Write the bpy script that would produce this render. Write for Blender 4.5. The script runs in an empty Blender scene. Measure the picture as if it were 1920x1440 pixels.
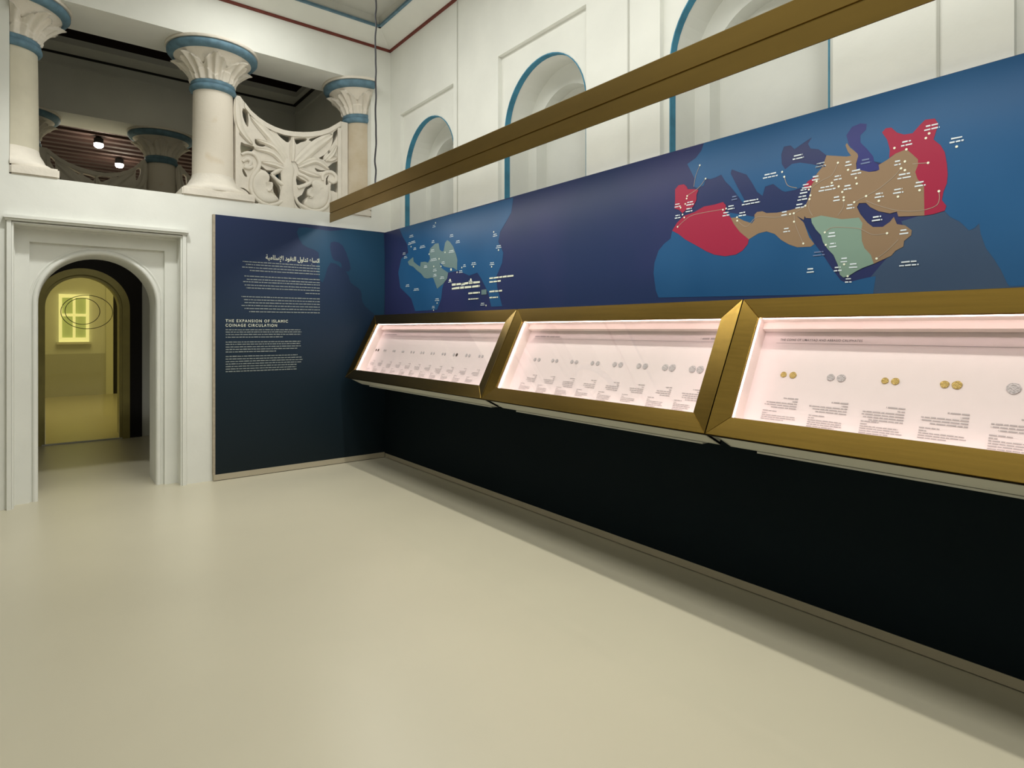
import bpy, bmesh, math, random
from mathutils import Vector, Matrix, geometry
PI = math.pi
random.seed(7)
SC = bpy.context.scene
COL = SC.collection

# ---------------------------------------------------------------- camera, world, lights, exposure
cam = bpy.data.cameras.new('camera')
cam_ob = bpy.data.objects.new('camera', cam)
COL.objects.link(cam_ob)
cam.sensor_fit = 'HORIZONTAL'
cam.sensor_width = 36.0
cam.lens = 36.0 * 1136.0 / 1920.0
cam.shift_y = -(720.0 - 618.0) / 1920.0
cam.clip_start = 0.05
YAW = math.atan(886.0 / 1136.0)
cam_ob.location = (0, 0, 1.5)
cam_ob.rotation_euler = (PI / 2, 0, -YAW)
SC.camera = cam_ob

SC.view_settings.view_transform = 'Standard'
SC.view_settings.look = 'None'
SC.view_settings.gamma = 1.0
SC.view_settings.use_curve_mapping = False
SC.view_settings.exposure = 0.0

world = bpy.data.worlds.new('world'); SC.world = world
world.use_nodes = True
world.node_tree.nodes['Background'].inputs[0].default_value = (0.010, 0.010, 0.009, 1)
world.node_tree.nodes['Background'].inputs[1].default_value = 1.0

def lamp(name, kind, loc, energy, color=(1, 1, 1), size=None, size_y=None, rot=(0, 0, 0), radius=None, spot=None, spread=None, target=None, blend=0.6):
    l = bpy.data.lights.new(name, kind); l.energy = energy; l.color = color
    if kind == 'AREA':
        l.shape = 'RECTANGLE'; l.size = size; l.size_y = size_y or size
        if spread: l.spread = spread
    if radius is not None: l.shadow_soft_size = radius
    if spot: l.spot_size = spot; l.spot_blend = blend
    o = bpy.data.objects.new(name, l); o.location = loc
    if target is not None:
        d = Vector(target) - Vector(loc); o.rotation_euler = d.to_track_quat('-Z', 'Y').to_euler()
    else: o.rotation_euler = rot
    COL.objects.link(o); return o

HALL = (1.0, 1.0, 0.955)
lamp('hall_light', 'AREA', (1.6, 2.2, 4.86), 122, HALL, 0.8, 7.9)
lamp('hall_light', 'AREA', (-1.3, 1.0, 4.86), 30, HALL, 1.5, 8.0)
lamp('hall_light', 'SPOT', (0.5, 4.95, 4.8), 235, HALL, radius=0.09, spot=1.3, target=(0.50, 6.6, 0.9), blend=1.0)
lamp('hall_light', 'SPOT', (0.2, -0.5, 4.8), 150, HALL, radius=0.3, spot=1.5, target=(3.3, 2.6, 4.0), blend=1.0)  # extra unseen spot, added to brighten the right wall
lamp('beam_light', 'AREA', (2.545, 2.6, 2.708), 62, (1.0, 0.98, 0.90), 0.05, 7.3)
lamp('beam_light', 'AREA', (2.535, 2.6, 2.865), 21, (1.0, 0.99, 0.93), 0.05, 7.3, rot=(PI, 0, 0))
lamp('corridor_light', 'AREA', (1.2, 8.5, 5.0), 3.0, (1.0, 0.90, 0.66), 1.0, 1.0)
lamp('back_room_light', 'AREA', (0.9, 13.8, 4.3), 110, (1.0, 0.96, 0.8), 2.5, 2.5)
lamp('back_room_light', 'AREA', (1.2, 12.2, 3.4), 3.5, (1.0, 0.85, 0.65), 2.0, 1.5, rot=(PI, 0, 0))

# outlines of prints and carvings, in metres on their own planes
D = {
 'indian': [(1.257, 1.682), (1.257, 1.755), (1.1, 1.944), (1.122, 2.01), (1.014, 2.031), (-1.0, 2.1), (-1.0, 1.0)],
 'maghreb': [(2.431,2.134),(2.393,2.18),(2.342,2.215),(2.263,2.228),(2.196,2.251),(2.122,2.251),(2.064,2.257),(2.046,2.235),(2.05,2.196),(2.015,2.159),(1.994,2.117),(1.955,2.065),(1.899,2.016),(1.905,1.99),(1.938,1.956),(1.981,1.937),(2.05,1.934),(2.122,1.95),(2.178,1.976),(2.244,2.016),(2.332,2.067),(2.382,2.107)],
 'iberia': [(2.408,2.395),(2.382,2.416),(2.342,2.415),(2.322,2.398),(2.312,2.378),(2.263,2.37),(2.234,2.359),(2.249,2.333),(2.249,2.3),(2.273,2.263),(2.292,2.254),(2.327,2.251),(2.352,2.234),(2.377,2.259),(2.413,2.273),(2.408,2.327)],
 'tan': [(1.465,2.398),(1.368,2.37),(1.345,2.369),(1.361,2.394),(1.372,2.428),(1.365,2.437),(1.351,2.412),(1.335,2.395),(1.315,2.372),(1.312,2.358),(1.322,2.325),(1.32,2.293),(1.295,2.285),(1.263,2.271),(1.232,2.268),(1.216,2.272),(1.219,2.296),(1.182,2.312),(1.146,2.334),(1.11,2.342),(1.096,2.339),(1.075,2.314),(1.053,2.286),(1.053,2.26),(1.064,2.23),(1.055,2.196),(1.029,2.158),(1.027,2.023),(1.134,2.034),(1.14,2.058),(1.17,2.054),(1.219,2.072),(1.257,2.098),(1.276,2.122),(1.308,2.126),(1.318,2.108),(1.302,2.07),(1.27,2.024),(1.244,1.999),(1.201,1.994),(1.17,2.014),(1.153,2.035),(1.14,1.999),(1.105,1.988),(1.078,1.962),(1.081,1.939),(1.11,1.916),(1.113,1.89),(1.146,1.874),(1.164,1.852),(1.241,1.82),(1.254,1.864),(1.283,1.901),(1.295,1.937),(1.297,1.993),(1.292,2.024),(1.308,2.054),(1.389,2.058),(1.493,2.092),(1.544,2.085),(1.572,2.091),(1.579,2.102),(1.583,2.082),(1.621,2.109),(1.583,2.068),(1.554,1.986),(1.527,1.948),(1.547,1.936),(1.619,1.941),(1.662,1.96),(1.707,1.99),(1.745,2.028),(1.792,2.048),(1.84,2.043),(1.88,2.025),(1.899,2.016),(1.955,2.065),(1.994,2.117),(2.024,2.156),(1.972,2.153),(1.93,2.127),(1.88,2.105),(1.864,2.122),(1.864,2.152),(1.848,2.165),(1.816,2.164),(1.792,2.15),(1.73,2.143),(1.655,2.146),(1.59,2.154),(1.572,2.161),(1.561,2.184),(1.547,2.224),(1.54,2.265),(1.513,2.315),(1.485,2.344)],
 'green': [(1.544,2.085),(1.493,2.092),(1.389,2.058),(1.308,2.054),(1.292,2.024),(1.297,1.993),(1.295,1.937),(1.283,1.901),(1.254,1.864),(1.241,1.82),(1.289,1.805),(1.322,1.79),(1.358,1.768),(1.382,1.763),(1.399,1.778),(1.409,1.829),(1.43,1.881),(1.458,1.913),(1.483,1.952),(1.493,1.99),(1.519,2.022),(1.541,2.062)],
 'redeast': [(1.204,2.449),(1.188,2.465),(1.164,2.462),(1.14,2.432),(1.11,2.415),(1.075,2.412),(1.047,2.441),(1.024,2.461),(0.986,2.456),(0.972,2.427),(0.983,2.392),(0.991,2.362),(0.964,2.33),(0.948,2.295),(0.94,2.242),(0.937,2.192),(0.94,2.154),(0.953,2.119),(0.959,2.082),(0.942,2.054),(0.948,2.033),(0.991,2.024),(1.027,2.023),(1.029,2.158),(1.055,2.196),(1.064,2.23),(1.053,2.26),(1.053,2.286),(1.075,2.314),(1.096,2.339),(1.11,2.342),(1.146,2.334),(1.173,2.32),(1.17,2.359),(1.182,2.409)],
 'redsyria': [(1.583,2.259),(1.561,2.283),(1.537,2.292),(1.52,2.31),(1.53,2.277),(1.547,2.252),(1.558,2.237)],
 'caspian': [(1.368,2.477),(1.341,2.512),(1.302,2.519),(1.273,2.508),(1.276,2.481),(1.302,2.46),(1.302,2.425),(1.27,2.383),(1.244,2.343),(1.238,2.314),(1.219,2.296),(1.216,2.272),(1.263,2.271),(1.32,2.293),(1.318,2.338),(1.322,2.381),(1.355,2.424)],
 'land': [(2.163,2.645),(2.196,2.642),(2.215,2.597),(2.254,2.561),(2.317,2.537),(2.292,2.49),(2.263,2.435),(2.271,2.387),(2.244,2.373),(2.196,2.381),(2.182,2.419),(2.15,2.409),(2.113,2.413),(2.077,2.422),(2.05,2.377),(2.015,2.339),(1.981,2.294),(1.93,2.223),(1.926,2.246),(1.972,2.331),(2.015,2.417),(2.007,2.439),(1.964,2.415),(1.913,2.389),(1.88,2.337),(1.848,2.278),(1.816,2.25),(1.8,2.299),(1.753,2.305),(1.704,2.259),(1.685,2.249),(1.633,2.25),(1.583,2.259),(1.547,2.273),(1.513,2.315),(1.485,2.344),(1.547,2.371),(1.604,2.391),(1.648,2.393),(1.685,2.372),(1.704,2.405),(1.707,2.457),(1.692,2.497),(1.655,2.495),(1.633,2.469),(1.583,2.492),(1.54,2.51),(1.561,2.48),(1.547,2.452),(1.506,2.439),(1.469,2.401),(1.465,2.398),(1.322,2.353),(1.134,2.271),(1.027,2.023),(0.948,2.03),(0.927,2.001),(0.895,1.978),(0.885,1.967),(0.859,1.933),(0.839,1.94),(0.822,1.959),(0.817,1.913),(0.799,1.85),(0.77,1.799),(0.746,1.749),(0.727,1.695),(0.718,1.681),(0.671,1.68),(0.623,1.678),(0.623,2.665),(0.671,2.654)],
 'africa': [(2.431,2.134),(2.444,2.085),(2.497,2.056),(2.54,2.017),(2.573,1.942),(2.581,1.872),(2.562,1.756),(2.54,1.71),(1.244,1.675),(1.238,1.719),(1.232,1.759),(1.27,1.755),(1.322,1.745),(1.368,1.734),(1.395,1.749),(1.437,1.81),(1.483,1.886),(1.526,1.949),(1.537,1.936),(1.527,1.948),(1.583,2.068),(1.692,2.112),(1.848,2.135),(2.05,2.196),(2.263,2.22)],
 'bluemap1': [(6.164,2.649),(6.097,2.55),(5.98,2.437),(5.957,2.346),(6.121,2.295),(6.193,2.144),(6.145,1.972),(5.889,1.838),(5.8,1.699),(5.341,1.703),(5.263,1.812),(5.244,1.912),(5.187,2.009),(5.149,2.066),(4.948,2.071),(4.758,2.009),(4.625,2.028),(4.561,1.968),(4.451,1.834),(4.405,1.706),(4.241,1.705),(4.314,1.872),(4.329,1.97),(4.241,2.087),(4.226,2.173),(4.299,2.278),(4.27,2.362),(4.183,2.438),(4.112,2.506),(4.084,2.63)],
 'green1': [(5.969,2.248),(5.889,2.274),(5.844,2.286),(5.833,2.236),(5.756,2.197),(5.691,2.171),(5.68,2.218),(5.585,2.214),(5.523,2.198),(5.482,2.236),(5.502,2.301),(5.482,2.34),(5.381,2.381),(5.312,2.378),(5.292,2.31),(5.244,2.285),(5.215,2.292),(5.187,2.369),(5.149,2.39),(5.102,2.37),(5.038,2.313),(4.984,2.229),(4.963,2.179),(4.97,2.077),(5.038,2.107),(5.112,2.113),(5.206,2.131),(5.263,2.166),(5.292,2.178),(5.263,2.125),(5.187,2.089),(5.13,2.065),(5.149,2.007),(5.225,1.961),(5.341,1.917),(5.391,1.992),(5.421,2.035),(5.461,2.038),(5.543,2.033),(5.606,2.048),(5.67,2.094),(5.756,2.133),(5.844,2.183),(5.935,2.207)],
 'lab2': [(1.494,2.355,0.057),(1.358,2.333,0.034),(1.322,2.283,0.053),(1.409,2.272,0.041),(1.462,2.228,0.092),(1.362,2.214,0.04),(1.415,2.166,0.035),(1.348,2.116,0.04),(1.216,2.149,0.044),(1.134,2.155,0.048),(1.044,2.171,0.048),(1.108,2.221,0.064),(1.137,2.288,0.03),(1.099,2.372,0.05),(0.997,2.421,0.066),(0.903,2.34,0.057),(1.11,1.959,0.041),(1.438,1.986,0.042),(1.433,1.932,0.038),(1.378,1.851,0.037),(1.335,1.819,0.043),(1.409,1.808,0.041),(1.358,1.747,0.034),(1.548,1.811,0.041),(1.09,1.809,0.087),(1.226,2.038,0.05),(1.504,1.896,0.065),(1.276,2.326,0.051),(1.496,2.353,0.055),(1.52,2.292,0.041),(1.572,2.26,0.042),(1.583,2.234,0.043),(1.59,2.2,0.057),(1.604,2.16,0.05),(1.769,2.356,0.093),(1.885,2.228,0.123),(1.988,2.268,0.043),(2.011,2.217,0.048),(2.042,2.183,0.053),(1.939,2.167,0.05),(1.689,2.133,0.037),(1.676,2.041,0.041),(2.388,2.29,0.051),(2.295,2.287,0.059),(2.302,2.247,0.054),(2.388,2.218,0.046),(1.612,2.424,0.065)],
 'lab1': [(5.401,2.563,0.06),(5.883,2.519,0.101),(5.845,2.449,0.112),(5.923,2.442,0.068),(5.638,2.378,0.127),(5.805,2.374,0.066),(5.421,2.406,0.06),(5.066,2.424,0.073),(4.952,2.352,0.08),(6.05,2.345,0.07),(6.015,2.302,0.081),(5.066,2.27,0.11),(5.431,2.314,0.081),(5.225,2.173,0.076),(5.411,2.22,0.14),(5.387,2.11,0.08),(5.381,2.058,0.07),(5.244,2.023,0.086),(5.575,2.161,0.073),(4.835,2.11,0.052),(4.678,2.116,0.091),(4.901,2.058,0.07),(4.861,1.935,0.069),(4.733,1.949,0.084),(5.093,1.978,0.074),(4.39,2.091,0.076),(4.289,2.232,0.089),(4.344,2.341,0.068),(5.341,1.805,0.089),(5.415,1.731,0.06),(4.537,1.733,0.071),(5.969,1.984,0.092),(5.774,1.932,0.132)],
 'dots2': [(1.408,2.347),(1.359,2.301),(1.438,2.251),(1.322,2.253),(1.318,2.224),(1.404,2.226),(1.387,2.195),(1.38,2.167),(1.38,2.152),(1.33,2.134),(1.275,2.155),(1.218,2.122),(1.135,2.128),(1.046,2.142),(1.106,2.288),(1.122,2.259),(1.106,2.247),(1.15,2.361),(1.1,2.343),(1.008,2.394),(1.021,2.376),(0.903,2.309),(1.012,2.261),(0.97,2.124),(1.182,1.961),(1.228,1.844),(1.473,2.002),(1.468,1.937),(1.378,1.829),(1.361,1.768),(1.547,2.251),(1.555,2.238),(1.547,2.206),(1.552,2.187),(1.574,2.156),(1.515,2.274),(2.224,2.509),(2.183,2.419),(1.701,2.361),(1.689,2.332),(2.316,2.336),(2.32,2.321),(2.33,2.289),(2.365,2.271),(2.35,2.225),(2.338,2.205),(2.388,2.153),(2.064,2.211),(2.043,2.215),(1.972,2.153),(1.971,2.133),(1.657,2.124),(1.636,2.125),(1.635,2.08),(1.585,1.957)],
 'dots1': [(5.371,2.593),(4.364,2.372),(4.292,2.203),(4.395,2.064),(4.683,2.088),(4.881,2.095),(5.407,2.15),(5.263,2.139),(5.302,2.218),(5.075,2.092),(4.728,1.968),(5.093,1.988),(5.341,1.77),(5.411,1.7),(4.482,1.719),(4.885,1.903),(4.966,2.056),(5.889,2.405),(5.187,2.272),(5.502,2.285)],
 'routes': [[(2.224,2.509),(2.254,2.449),(2.268,2.386)],[(2.183,2.419),(2.234,2.372),(2.312,2.34)],[(1.689,2.332),(1.67,2.282),(1.619,2.258)],[(2.388,2.153),(2.332,2.189),(2.263,2.212),(2.068,2.214)],[(1.971,2.133),(1.913,2.091),(1.848,2.135),(1.73,2.117),(1.636,2.125),(1.576,2.155)],[(1.636,2.125),(1.626,2.059),(1.585,1.957)],[(1.574,2.156),(1.552,2.187),(1.547,2.206),(1.537,2.246),(1.486,2.273),(1.437,2.292),(1.408,2.347)],[(1.33,2.134),(1.275,2.155),(1.219,2.18),(1.158,2.223),(1.122,2.259)],[(1.075,2.27),(1.012,2.261)],[(0.97,2.124),(0.969,2.084),(0.986,2.058),(1.047,2.048),(1.134,2.062),(1.219,2.099),(1.275,2.132)],[(1.473,2.002),(1.437,2.022),(1.361,2.012),(1.302,1.997),(1.244,1.962),(1.182,1.961)],[(1.228,1.844),(1.182,1.877),(1.134,1.925)],[(1.38,2.152),(1.382,2.118),(1.409,2.079)],[(1.552,2.187),(1.555,2.138),(1.537,2.098)]],
 'end1': [(2.192,2.593),(2.544,2.592),(3.184,2.625),(3.184,1.675),(3.045,1.696),(2.922,1.809),(2.897,1.946),(2.777,2.031),(2.73,2.142),(2.544,2.242),(2.454,2.016),(2.387,2.166),(2.409,2.342),(2.234,2.415)],
 'end2': [(2.544,2.463),(2.683,2.442),(2.777,2.19),(2.683,2.161),(2.66,2.25),(2.567,2.288)],
 't_ar': [(1.852,2.241),(2.414,2.247)],
 't_en': [(1.463,1.574),(2.079,1.578),(1.463,1.605),(1.463,1.534)],
 'arl': [(1.626,2.421,2.192),(1.656,2.421,2.164),(1.619,2.421,2.134),(1.695,2.421,2.104),(1.636,2.421,2.045),(1.665,2.421,2.013),(1.63,2.421,1.987),(1.643,2.421,1.954),(1.66,2.421,1.925),(2.263,2.421,1.891),(1.614,2.421,1.835),(1.633,2.421,1.804),(1.643,2.421,1.775),(1.614,2.421,1.745),(1.643,2.421,1.715),(1.688,2.421,1.683)],
 'enl': [(1.466,2.209,1.498),(1.466,2.222,1.475),(1.466,2.213,1.45),(1.466,2.024,1.423),(1.466,2.213,1.374),(1.466,2.206,1.351),(1.466,2.213,1.325),(1.466,2.178,1.3),(1.466,1.955,1.275),(1.466,2.178,1.23),(1.466,2.222,1.204),(1.466,2.232,1.179),(1.466,2.222,1.154),(1.466,2.168,1.129),(1.466,2.165,1.104),(1.466,2.168,1.079)],
 'c1': [(6.258,0.407),(6.204,0.409),(6.059,0.407),(6.022,0.408),(5.849,0.405),(5.813,0.407),(5.642,0.409),(5.614,0.41),(5.449,0.409),(5.399,0.408),(5.247,0.405),(5.205,0.407),(5.051,0.407),(5.007,0.407),(4.848,0.407),(4.806,0.408),(4.653,0.405),(4.605,0.409),(4.45,0.405),(4.401,0.407),(4.249,0.408),(4.204,0.407)],
 'c2': [(3.514,0.408),(3.467,0.409),(3.312,0.408),(3.267,0.407),(3.11,0.407),(3.064,0.407),(2.908,0.408),(2.859,0.407),(2.707,0.407),(2.655,0.406),(2.504,0.407),(2.453,0.404),(2.302,0.407),(2.25,0.406),(2.109,0.406),(2.057,0.407)],
 'c3': [(1.568,0.405),(1.52,0.405),(1.337,0.405),(1.289,0.406),(1.103,0.405),(1.062,0.405),(0.878,0.405),(0.835,0.405),(0.652,0.405),(0.61,0.404)],
 's_out': [(1.586,3.94),(1.63,3.96),(1.665,3.959),(1.709,3.904),(1.771,3.833),(1.852,3.775),(1.935,3.735),(2.019,3.709),(2.114,3.695),(2.21,3.696),(2.329,3.713),(2.429,3.736),(2.531,3.771),(2.625,3.819),(2.699,3.875),(2.763,3.925)],
 's_holes': [[(1.695,3.826),(1.74,3.798),(1.744,3.667),(1.722,3.681),(1.695,3.751)],[(1.771,3.772),(1.834,3.752),(1.963,3.683),(1.944,3.66),(1.88,3.671),(1.816,3.705)],[(2.047,3.652),(2.076,3.653),(2.186,3.645),(2.162,3.572),(2.114,3.587),(2.066,3.622)],[(2.235,3.62),(2.353,3.648),(2.353,3.618),(2.299,3.593),(2.259,3.566),(2.24,3.602)],[(2.419,3.656),(2.635,3.749),(2.625,3.722),(2.552,3.662),(2.48,3.628),(2.429,3.633)],[(2.672,3.757),(2.736,3.811),(2.715,3.734),(2.667,3.643),(2.604,3.539),(2.573,3.498),(2.567,3.461),(2.521,3.473),(2.583,3.515),(2.646,3.608),(2.667,3.684)],[(1.821,3.535),(1.862,3.5),(1.917,3.492),(1.889,3.472),(1.843,3.473),(1.821,3.493)],[(1.68,3.466),(1.709,3.462),(1.798,3.45),(1.789,3.411),(1.744,3.384),(1.682,3.363)],[(2.62,3.368),(2.731,3.448),(2.725,3.293),(2.688,3.328),(2.625,3.328)],[(1.88,3.265),(1.935,3.226),(2.0,3.232),(2.057,3.251),(2.01,3.214),(1.963,3.183),(1.926,3.215),(1.875,3.226)],[(2.114,3.221),(2.119,3.134),(2.076,3.142),(2.028,3.174),(2.066,3.204)],[(2.259,3.205),(2.299,3.186),(2.358,3.16),(2.319,3.134),(2.264,3.116)],[(1.963,3.173),(2.019,3.114),(2.066,3.063),(2.076,3.016),(2.114,2.972),(2.066,2.932),(2.038,2.952),(2.01,2.997),(2.0,3.063),(1.963,3.106)],[(2.414,3.153),(2.419,3.104),(2.373,3.067),(2.379,2.998),(2.348,2.964),(2.338,2.903),(2.299,2.928),(2.274,2.974),(2.319,3.01),(2.348,3.074)],[(2.593,3.231),(2.625,3.272),(2.609,3.223),(2.62,3.184),(2.593,3.16)],[(2.646,3.162),(2.72,3.194),(2.72,3.096),(2.678,3.105),(2.651,3.107)],[(1.673,2.987),(1.709,2.988),(1.753,2.961),(1.798,2.91),(1.843,2.869),(1.807,2.859),(1.771,2.897),(1.744,2.95),(1.7,2.977)],[(2.162,2.964),(2.123,2.915),(2.076,2.86),(2.038,2.86),(2.114,2.909)],[(2.235,2.954),(2.259,2.903),(2.299,2.858),(2.269,2.865),(2.24,2.91)],[(2.47,3.333),(2.531,3.318),(2.604,3.33),(2.552,3.309),(2.49,3.299)],[(1.695,3.197),(1.718,3.163),(1.735,3.128),(1.713,3.124),(1.691,3.168)]],
 's_leaf': [[(2.172,3.324),(2.0,3.556),(1.767,3.766),0.152],[(2.162,3.302),(2.019,3.482),(1.825,3.532),0.091],[(2.152,3.281),(2.0,3.42),(1.803,3.432),0.101],[(2.143,3.265),(2.019,3.298),(1.88,3.303),0.096],[(2.206,3.359),(2.21,3.507),(2.212,3.636),0.081],[(2.25,3.347),(2.47,3.585),(2.667,3.745),0.172],[(2.269,3.31),(2.47,3.414),(2.625,3.338),0.101],[(2.279,3.292),(2.399,3.261),(2.526,3.246),0.081],[(1.63,3.913),(1.656,3.639),(1.789,3.468),0.111],[(2.578,3.432),(2.656,3.518),(2.715,3.631),0.081],[(2.578,3.443),(2.656,3.456),(2.72,3.498),0.061]],
 's_scroll': [[(1.691,3.271),(1.735,3.307),(1.771,3.285),(1.753,3.239),(1.709,3.227)],[(1.678,3.344),(1.735,3.373),(1.798,3.37),(1.843,3.326),(1.857,3.271),(1.834,3.2),(1.789,3.127),(1.771,3.039),(1.78,2.965),(1.825,2.904),(1.889,2.865),(1.963,2.851)],[(1.963,2.851),(2.038,2.87),(2.104,2.912),(2.162,2.979)],[(2.24,2.979),(2.269,2.914),(2.338,2.873),(2.429,2.844),(2.531,2.862),(2.604,2.927),(2.635,3.023),(2.625,3.103),(2.635,3.186)],[(2.552,3.204),(2.552,3.265),(2.593,3.303),(2.656,3.313),(2.704,3.279),(2.709,3.228),(2.667,3.196),(2.625,3.216)],[(1.982,3.181),(2.057,3.236),(2.123,3.267)],[(1.982,3.181),(2.076,3.103),(2.133,3.082)],[(2.269,3.231),(2.338,3.222),(2.409,3.173),(2.368,3.127),(2.269,3.073)],[(1.7,3.216),(1.753,3.216),(1.789,3.24)]],
 's_cup': [[(1.789,3.098),(1.834,3.181),(1.898,3.211),(1.954,3.181),(1.958,3.124),(1.926,3.091),(1.991,3.1),(2.0,3.053),(1.982,3.007),(1.944,2.988),(2.0,2.986),(2.038,2.942),(2.057,2.906),(1.963,2.865),(1.871,2.882),(1.807,2.94),(1.785,3.013)],[(2.419,3.164),(2.47,3.197),(2.531,3.191),(2.573,3.157),(2.625,3.154),(2.625,3.042),(2.593,2.935),(2.511,2.869),(2.429,2.854),(2.348,2.884),(2.338,2.933),(2.368,2.967),(2.419,2.984),(2.373,3.008),(2.373,3.057),(2.409,3.088),(2.429,3.105)]],
}

# ---------------------------------------------------------------- materials
def mat(name, color, rough=0.6, metal=0.0, noise=0.0, nscale=20, bump=0.0, bscale=60, stretch=None, spec=None, col2=None, emit=None, estr=0, coat=0, aniso=0):
    m = bpy.data.materials.new(name); m.use_nodes = True
    nt = m.node_tree; b = nt.nodes['Principled BSDF']
    b.inputs['Base Color'].default_value = (*color, 1)
    b.inputs['Roughness'].default_value = rough
    b.inputs['Metallic'].default_value = metal
    if spec is not None: b.inputs['Specular IOR Level'].default_value = spec
    if coat: b.inputs['Coat Weight'].default_value = coat; b.inputs['Coat Roughness'].default_value = 0.25
    if aniso: b.inputs['Anisotropic'].default_value = aniso
    tc = nt.nodes.new('ShaderNodeTexCoord'); mp = nt.nodes.new('ShaderNodeMapping')
    nt.links.new(tc.outputs['Object'], mp.inputs[0])
    if stretch: mp.inputs['Scale'].default_value = stretch
    if noise or col2:
        n = nt.nodes.new('ShaderNodeTexNoise'); n.inputs['Scale'].default_value = nscale; n.inputs['Detail'].default_value = 5
        nt.links.new(mp.outputs[0], n.inputs['Vector'])
        r = nt.nodes.new('ShaderNodeValToRGB')
        c2 = col2 or tuple(max(0, c * (1 - noise)) for c in color)
        r.color_ramp.elements[0].color = (*c2, 1); r.color_ramp.elements[1].color = (*color, 1)
        r.color_ramp.elements[0].position = 0.35; r.color_ramp.elements[1].position = 0.65
        nt.links.new(n.outputs[0], r.inputs[0]); nt.links.new(r.outputs[0], b.inputs['Base Color'])
    if bump:
        n2 = nt.nodes.new('ShaderNodeTexNoise'); n2.inputs['Scale'].default_value = bscale; n2.inputs['Detail'].default_value = 4
        nt.links.new(mp.outputs[0], n2.inputs['Vector'])
        bp = nt.nodes.new('ShaderNodeBump'); bp.inputs['Strength'].default_value = bump; bp.inputs['Distance'].default_value = 0.01
        nt.links.new(n2.outputs[0], bp.inputs['Height']); nt.links.new(bp.outputs[0], b.inputs['Normal'])
    if emit:
        b.inputs['Emission Color'].default_value = (*emit, 1); b.inputs['Emission Strength'].default_value = estr
    return m

M = {}
M['wall'] = mat('white_plaster', (0.77, 0.775, 0.72), 0.85, noise=0.05, nscale=3, bump=0.25, bscale=9)
M['ceil'] = mat('grey_paint_with_shade', (0.50, 0.50, 0.45), 0.9, bump=0.1, bscale=12)  # grey holds painted shade for the unlit ceiling field and the bay strips
M['floor'] = mat('cream_epoxy_floor', (0.555, 0.515, 0.39), 0.33, noise=0.03, nscale=1.5, bump=0.02, bscale=4, spec=0.4)
M['stone'] = mat('carved_gypsum', (0.74, 0.69, 0.60), 0.85, noise=0.10, nscale=6, bump=0.35, bscale=35)
M['shaft'] = mat('limewashed_shaft', (0.74, 0.68, 0.58), 0.85, col2=(0.62, 0.50, 0.34), nscale=3.2, bump=0.2, bscale=25)
M['shaftbeige'] = mat('beige_worn_shaft', (0.57, 0.50, 0.39), 0.85, col2=(0.48, 0.40, 0.28), nscale=4, bump=0.2, bscale=25)
M['shaftgrey'] = mat('greyish_shaft', (0.60, 0.56, 0.44), 0.85, noise=0.1, nscale=4, bump=0.2, bscale=25)
M['shaft'].node_tree.nodes['Color Ramp'].color_ramp.elements[0].position = 0.22
M['shaft'].node_tree.nodes['Color Ramp'].color_ramp.elements[1].position = 0.38
M['blue'] = mat('blue_paint', (0.125, 0.235, 0.31), 0.7, noise=0.3, nscale=14, bump=0.2, bscale=30)
M['bluearch'] = mat('bright_blue_paint', (0.05, 0.24, 0.37), 0.7, noise=0.3, nscale=9)
M['red'] = mat('red_paint', (0.17, 0.035, 0.022), 0.8, noise=0.2, nscale=9)
M['brass'] = mat('brushed_brass', (0.225, 0.145, 0.032), 0.27, metal=1.0, noise=0.12, nscale=5, bump=0.05, bscale=60, stretch=(14, 0.5, 14))
M['brassbeam'] = mat('bronzed_brass', (0.245, 0.160, 0.042), 0.38, metal=1.0, noise=0.10, nscale=3, stretch=(3, 0.5, 3))
M['joint'] = mat('dark_joint', (0.02, 0.013, 0.006), 0.7)
M['casewhite'] = mat('white_case_steel', (0.62, 0.62, 0.55), 0.5, bump=0.05)
M['liner'] = mat('white_case_lining', (0.82, 0.72, 0.69), 0.6, noise=0.02)
M['board'] = mat('pale_back_board', (0.78, 0.68, 0.69), 0.55, noise=0.02)
M['led'] = mat('led_diffuser', (0.9, 0.9, 0.9), 0.5, emit=(1.0, 0.81, 0.79), estr=8.3)
M['inkgrey'] = mat('grey_ink', (0.42, 0.37, 0.38), 0.7)
M['inkblack'] = mat('dark_ink', (0.10, 0.09, 0.10), 0.7)
M['silver'] = mat('silver_coin', (0.60, 0.55, 0.57), 0.5, metal=0.15, noise=0.35, nscale=120, bump=0.5, bscale=160)
M['gold'] = mat('gold_coin', (0.60, 0.43, 0.14), 0.42, metal=0.4, noise=0.4, nscale=120, bump=0.5, bscale=160)
M['bronze'] = mat('dark_bronze_coin', (0.13, 0.09, 0.07), 0.6, metal=0.4, noise=0.5, nscale=120, bump=0.5, bscale=160)
M['edge'] = mat('birch_panel_edge', (0.42, 0.36, 0.27), 0.7, noise=0.2, nscale=30)
M['plinth'] = mat('cream_plinth', (0.42, 0.37, 0.27), 0.6)
M['cable'] = mat('black_cable', (0.02, 0.02, 0.025), 0.5)
M['darkwood'] = mat('dark_wood_joist', (0.055, 0.026, 0.018), 0.8, noise=0.4, nscale=4, stretch=(1, 8, 8))
M['darkboard'] = mat('dark_wood_board', (0.022, 0.010, 0.008), 0.9)
M['black'] = mat('black_paint', (0.008, 0.006, 0.005), 0.8)
M['text'] = mat('cream_lettering', (0.62, 0.64, 0.52), 0.6)
M['textsoft'] = mat('faint_lettering', (0.22, 0.25, 0.24), 0.6)
M['maptext'] = mat('white_map_lettering', (0.52, 0.58, 0.62), 0.6)
M['sea_text'] = mat('dim_map_lettering', (0.10, 0.14, 0.26), 0.6)
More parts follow.
